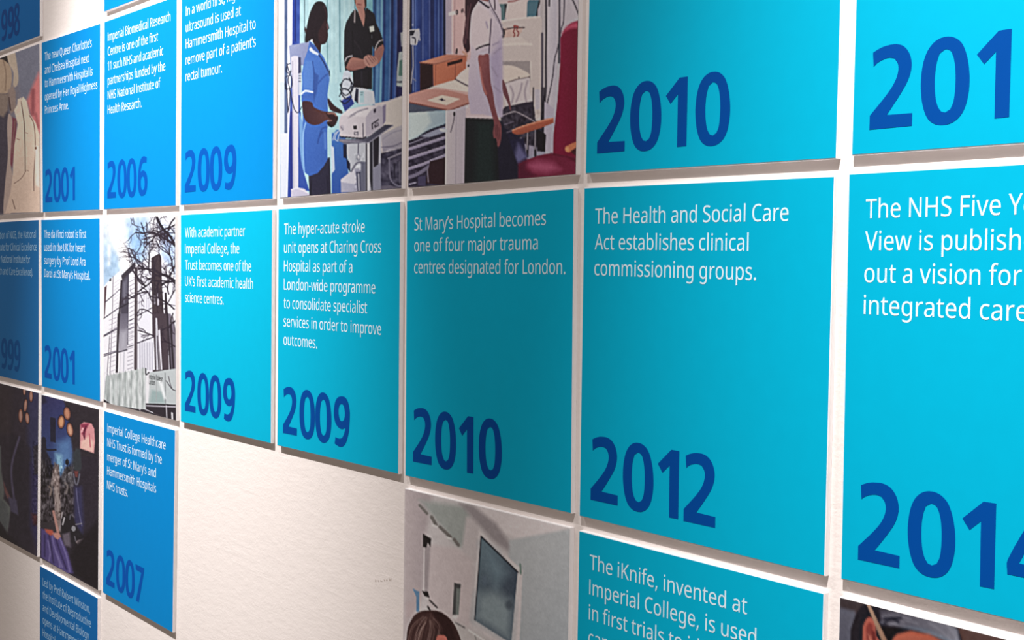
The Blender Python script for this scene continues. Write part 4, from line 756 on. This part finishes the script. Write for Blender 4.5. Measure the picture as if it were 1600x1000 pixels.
lamp(p,265,212,30,58,-.1); lamp(p,212,290,30,58,.05,c=(232,168,120)); lamp(p,292,362,28,62,-.15,c=(226,170,140))
p.poly([(385,320),(420,290),(490,305),(515,350),(522,470),(512,575),(385,530)], (226,150,156), soft=2); p.poly([(390,310),(470,300),(440,360),(430,430),(400,400)], (150,50,80), soft=3); p.line([(440,330),(420,400),(430,460)],2.4,(100,24,54)); p.poly([(395,470),(460,420),(510,470),(505,570),(390,530)],(244,196,184),soft=4); p.line([(470,400),(480,520)],2,(206,110,120)); p.line([(400,380),(410,350)],3,(240,170,180))
p.poly([(320,580),(350,530),(385,540),(400,700),(380,760),(320,720)], (52,58,66), soft=3); p.poly([(330,740),(370,740),(360,800),(340,790)],(120,60,60),soft=2); p.line([(325,770),(340,850),(360,860),(380,770)],2,(116,116,134),soft=2)
p.oval(265,660,16,30,(24,20,34)); p.poly([(215,780),(250,700),(310,700),(330,900),(290,1060),(210,1040)], (84,80,88), soft=3); p.poly([(20,640),(60,640),(110,820),(90,1000),(20,1000)],(56,50,58),soft=3)
p.poly([(100,900),(150,660),(190,690),(200,870),(210,1060),(110,1060)], (112,98,98), soft=3)
p.T(60,760,5.88)
p.poly([(20,0),(340,0),(330,300),(200,460),(120,440),(20,380)], (56,48,56), soft=3)
p.poly([(140,-150),(185,-200),(200,0),(205,180),(215,420),(170,420),(150,200)], (140,122,120), soft=3)
p.grain(92,3,5,21,((20,-200),(330,330))); p.grain(60,1.8,7,23,((20,-260),(300,260)))
p.line([(100,0),(120,30),(110,80)],2.4,(150,132,124),soft=2.5); p.line([(160,20),(180,120),(185,220)],4,(176,160,156),soft=3); p.line([(140,230),(160,320),(180,410)],4,(206,150,140),soft=2); p.line([(220,240),(200,400)],2,(170,160,166)); p.line([(255,60),(270,0),(250,-30)],3,(130,120,120),soft=3)
p.poly([(330,0),(400,0),(420,330),(400,500),(330,330)], (52,50,92), soft=6); p.line([(350,20),(370,200),(400,360)],2,(90,88,130))
p.poly([(210,300),(300,240),(350,360),(420,460),(380,560),(300,520),(210,440)], (30,26,36), soft=4); p.oval(325,388,20,26,(150,150,160)); p.line([(290,300),(300,260),(330,280)],1.6,(110,106,118),soft=2); p.line([(240,290),(225,350)],2.6,(176,172,180)); p.line([(345,350),(400,340)],1.6,(140,136,150)); p.line([(335,460),(345,500)],2.0,(96,92,104))
p.poly([(345,510),(380,488),(425,480),(420,530),(385,575),(345,570),(365,540)], (170,156,160), smooth=True)
p.poly([(25,385),(140,420),(210,470),(270,600),(330,800),(260,800),(25,650)], (86,72,140), soft=3)
for c_ in ([(130,460),(150,560),(220,740)],[(90,500),(110,600),(100,680)],[(200,480),(260,640),(290,780)],[(160,600),(190,680),(200,740)]): p.line(c_,2.4,(128,116,180),soft=2.5)
for c_ in ([(160,470),(200,600),(260,760)],[(100,450),(120,560),(140,700)],[(60,450),(60,640)]): p.line(c_,2.4,(52,40,96),soft=2.5)
p.poly([(60,390),(130,400),(150,440),(110,450),(70,420)], (206,92,72), soft=2.5); p.poly([(130,430),(190,420),(210,460),(180,490),(150,470)], (216,150,136), soft=2.5)
p.poly([(220,440),(290,420),(300,560),(240,540)],(110,100,116),soft=4)
p.poly([(320,560),(560,300),(560,1000),(330,800),(300,640)], (24,16,26), soft=8); p.grain(8,3,3,4)
p.finish()

# --- A0: gloved hands of a surgeon
p = Picture((0, 0), 'photograph panel of pale gloved hands at the left edge', 120, 360, (108,104,116), G_A0)
p.T(0,60,3.571)
p.poly([(80,60),(230,0),(230,300),(120,360)], (104,106,124), soft=6); p.poly([(-200,0),(60,50),(40,200),(-200,200)],(30,22,26),soft=6)
p.poly([(-150,300),(50,300),(60,980),(-200,980)], (58,52,66), soft=6)
p.poly([(215,190),(235,170),(235,560),(200,500),(170,420),(150,350),(185,260)], (190,106,108), soft=6); p.line([(185,290),(185,420)],5,(132,64,72),soft=5); p.line([(200,420),(215,500)],4,(150,80,84),soft=4)
p.poly([(-20,120),(20,120),(60,160),(66,240),(50,300),(0,310),(-60,300),(-60,140)], (156,134,114), smooth=True, soft=2); p.line([(20,125),(35,200),(30,290)],2,(126,104,88),soft=2)
p.poly([(40,75),(80,65),(98,160),(104,230),(92,268),(74,262),(76,190),(50,140)], (166,150,134), smooth=True, soft=2); p.poly([(45,290),(75,260),(88,300),(90,400),(60,420),(50,350)], (130,112,106), soft=3); p.line([(50,330),(60,400)],2.5,(70,54,56)); p.poly([(-60,300),(50,310),(45,400),(20,440),(-60,400)],(120,104,96),soft=4)
p.poly([(70,440),(95,450),(90,560),(70,720),(52,700),(60,560)], (110,50,66), soft=3)
p.poly([(48,425),(62,430),(70,470),(64,600),(60,700),(75,800),(60,980),(20,980),(30,800),(45,650),(40,500)], (160,140,132), smooth=True, soft=2)
p.poly([(110,350),(130,325),(150,350),(165,420),(200,470),(222,540),(224,970),(30,975),(60,860),(72,760),(80,600),(100,480),(80,400)], (206,184,166), (190,166,150), ((100,500),(210,800)), soft=2)
p.line([(118,350),(135,460),(140,560),(142,740)],1.3,(84,64,60)); p.line([(165,430),(190,480),(198,600),(190,760),(190,850)],1.3,(120,94,86)); p.poly([(195,600),(215,600),(220,830),(200,820)], (222,196,184), soft=3); p.oval(200,612,6,8,(110,76,60)); p.line([(145,740),(120,780),(80,810)],1.3,(130,104,94)); p.line([(95,560),(110,566)],1.2,(140,114,104)); p.line([(150,735),(160,740)],1.2,(140,114,104)); p.line([(70,900),(85,950)],1.6,(126,102,92)); p.line([(85,460),(75,560),(70,640)],1.6,(120,84,84)); p.line([(142,525),(155,530)],1.2,(140,114,104)); p.poly([(100,340),(120,330),(118,400),(95,420)],(196,176,160),soft=2)
p.grain(8,3,4,6)
p.finish()

# --- C5: ceiling corner with a window, top of a dark head
p = Picture((5, 2), 'photograph panel of a pale room with a window and dark hair', 240, 300, (190,184,186), G_C5)
p.T(630,740,3.846)
p.poly([(0,60),(180,120),(130,420),(120,720),(0,1000)], (176,164,166), (166,154,158), ((10,300),(120,300)), soft=10)
p.poly([(100,160),(400,200),(395,460),(330,440),(170,250)], (150,156,154), soft=10); p.poly([(380,260),(460,280),(430,700),(300,940),(330,640)], (186,178,180), soft=6)
p.poly([(420,190),(1020,320),(1020,380),(700,390),(560,340)], (206,198,200), soft=6); p.poly([(340,180),(420,190),(560,300),(660,440),(660,490),(540,400)], (146,138,142), soft=8)
p.poly([(640,400),(1010,330),(1010,1500),(600,1500)], (172,176,180), (156,162,168), ((700,500),(1000,900)), soft=6)
p.poly([(130,420),(330,450),(420,520),(400,1000),(180,1000),(150,700)], (190,178,180), soft=8)
p.poly([(120,440),(165,430),(150,720),(130,710)], (150,140,144), soft=4); p.line([(128,440),(125,710)],1.4,(214,204,206)); p.poly([(120,360),(150,380),(170,390),(165,440),(150,415),(140,445),(120,440)], (26,20,22), soft=1.2)
p.poly([(115,705),(150,710),(160,745),(130,735)], (26,20,22)); p.line([(160,760),(205,805)],2.6,(70,64,66)); p.line([(150,800),(165,825)],3,(60,54,56))
for a_,b_,w in (((100,190),(145,240),4),((172,260),(200,310),5),((222,320),(285,380),5),((308,395),(334,430),5)): p.line([a_,b_],w,(112,108,106),soft=1.5)
p.line([(180,310),(205,318)],2,(226,220,220)); p.line([(270,385),(290,392)],2,(226,220,220))
p.poly([(58,690),(98,710),(98,830),(80,830),(80,740)], (88,124,158)); p.poly([(20,780),(70,760),(70,860),(20,860)],(176,160,162),soft=6)
p.poly([(308,655),(348,665),(335,850),(298,850)], (112,118,116)); p.poly([(308,655),(348,665),(346,690),(322,690),(318,850),(298,850)], (70,70,72)); p.poly([(300,850),(335,850),(320,880),(290,870)],(206,198,200),soft=3)
p.poly([(455,340),(720,580),(700,1040),(600,1100),(415,880)], (198,190,192), soft=1.5)
p.poly([(470,378),(690,590),(650,1020),(430,880)], (86,104,116), (62,74,90), ((470,500),(680,620))); p.poly([(450,720),(560,700),(660,780),(645,1010),(432,870)], (126,142,150), soft=22); p.poly([(480,420),(560,480),(620,600),(560,680),(500,560)], (104,126,140), soft=24)
p.line([(470,378),(690,592)],2.2,(24,28,38),smooth=False); p.line([(470,378),(432,880)],1.6,(40,46,56),smooth=False); p.oval(640,790,24,28,(70,82,94),soft=6); p.oval(490,640,16,30,(84,100,116),soft=5); p.line([(705,545),(708,600)],3,(110,130,124))
p.poly([(300,880),(640,1060),(640,1500),(300,1500)], (184,178,178), soft=8); p.line([(315,895),(370,925)],2,(110,106,108)); p.line([(430,960),(440,1000)],2,(150,148,148)); p.line([(395,940),(600,1080)],2.2,(222,216,216))
p.poly([(20,1010),(50,880),(100,830),(170,822),(220,830),(280,870),(330,950),(370,1100),(380,1400),(20,1500)], (60,34,34), smooth=True)
p.poly([(180,830),(230,835),(290,900),(320,1000),(250,1000),(200,930)], (44,18,20), soft=5)
_q = random.Random(3)
for k_ in range(40):
    x_ = 30+_q.uniform(0, 200); t_ = _q.uniform(.2, .75); y_ = _q.uniform(840, 900)
    p.line([(150+(x_-120)*.35,y_),(x_+15,y_+60),(x_-8,y_+170),(x_-25,y_+330)],_q.uniform(.5,1.2),(120,92,86) if k_ % 3 else (176,152,144), a=t_*(1.3 if x_ < 130 else .6))
p.poly([(200,990),(230,970),(262,985),(270,1060),(240,1200),(205,1120)], (190,104,92), smooth=True); p.poly([(60,1120),(200,1100),(220,1300),(80,1400)],(196,140,124),soft=4)
p.grain(6,8,8,3)
p.finish()

# --- C7: head of a surgeon in a cap
p = Picture((7, 2), 'photograph panel of a surgeon in a grey cap and mask strap', 260, 260, (64,44,46), G_C7)
p.T(1305,930,5.424)
p.poly([(0,60),(180,120),(150,900),(0,900)], (98,98,114), (84,84,102), ((60,100),(60,700)), soft=4); p.poly([(30,0),(260,70),(190,140),(40,100)], (66,54,58), soft=6)
p.poly([(1050,230),(1700,420),(1700,2000),(1060,2000)], (92,64,60), soft=3)
p.poly([(130,330),(170,180),(230,90),(320,60),(700,40),(980,230),(1050,300),(1065,420),(900,420),(560,420),(300,460),(200,520),(150,460)], (36,30,40), smooth=True)
p.poly([(380,120),(600,130),(980,240),(1040,290),(1062,400),(1000,420),(860,360),(700,300),(520,262),(390,240)], (78,74,88), (128,128,142), ((400,200),(1040,320)), soft=5)
for c_ in ([(400,180),(500,170),(640,200)],[(390,230),(520,250),(700,290),(900,350)],[(460,250),(600,220),(700,240)],[(960,260),(1000,320),(1040,400)],[(800,240),(900,300),(980,380)]): p.line(c_,2.4,(142,142,156),soft=3,a=.6)
for c_ in ([(420,200),(560,190)],[(420,240),(480,200),(540,230)]): p.line(c_,3,(34,34,50),soft=3)
p.poly([(430,420),(520,330),(640,300),(800,330),(900,380),(1000,430),(1040,900),(900,1600),(500,1600),(380,900)], (188,96,74), (166,78,62), ((520,340),(700,1200)), soft=4)
p.poly([(385,270),(560,285),(500,350),(460,440),(430,600),(380,560)], (26,20,24), soft=4)
p.poly([(240,260),(280,190),(320,200),(345,260),(350,340),(390,420),(380,600),(300,640),(250,520),(235,380)], (184,92,78), smooth=True); p.poly([(262,270),(290,230),(320,250),(330,320),(300,340),(280,400),(268,360)], (150,62,56), soft=3); p.poly([(310,300),(340,310),(350,380),(320,400)], (120,44,42), soft=2); p.line([(285,330),(300,380),(350,400)],1.6,(206,120,100))
p.poly([(262,60),(298,80),(460,420),(560,700),(520,700),(400,400)], (182,146,124), (150,112,92), ((270,80),(450,400)))
p.poly([(560,700),(1000,640),(1040,1100),(900,1500),(600,1500),(520,1000)],(176,196,206),soft=3)
p.oval(690,520,50,22,(240,236,232)); p.oval(700,520,20,22,(40,26,24)); p.oval(920,540,40,20,(240,236,232)); p.oval(925,540,18,20,(40,26,24)); p.line([(620,455),(700,430),(770,460)],3,(40,24,22)); p.line([(880,470),(940,460),(990,490)],3,(40,24,22))
p.poly([(200,1000),(1100,1300),(1700,1700),(1700,2600),(0,2600),(0,1400)], (60,100,120), soft=6)
p.finish()
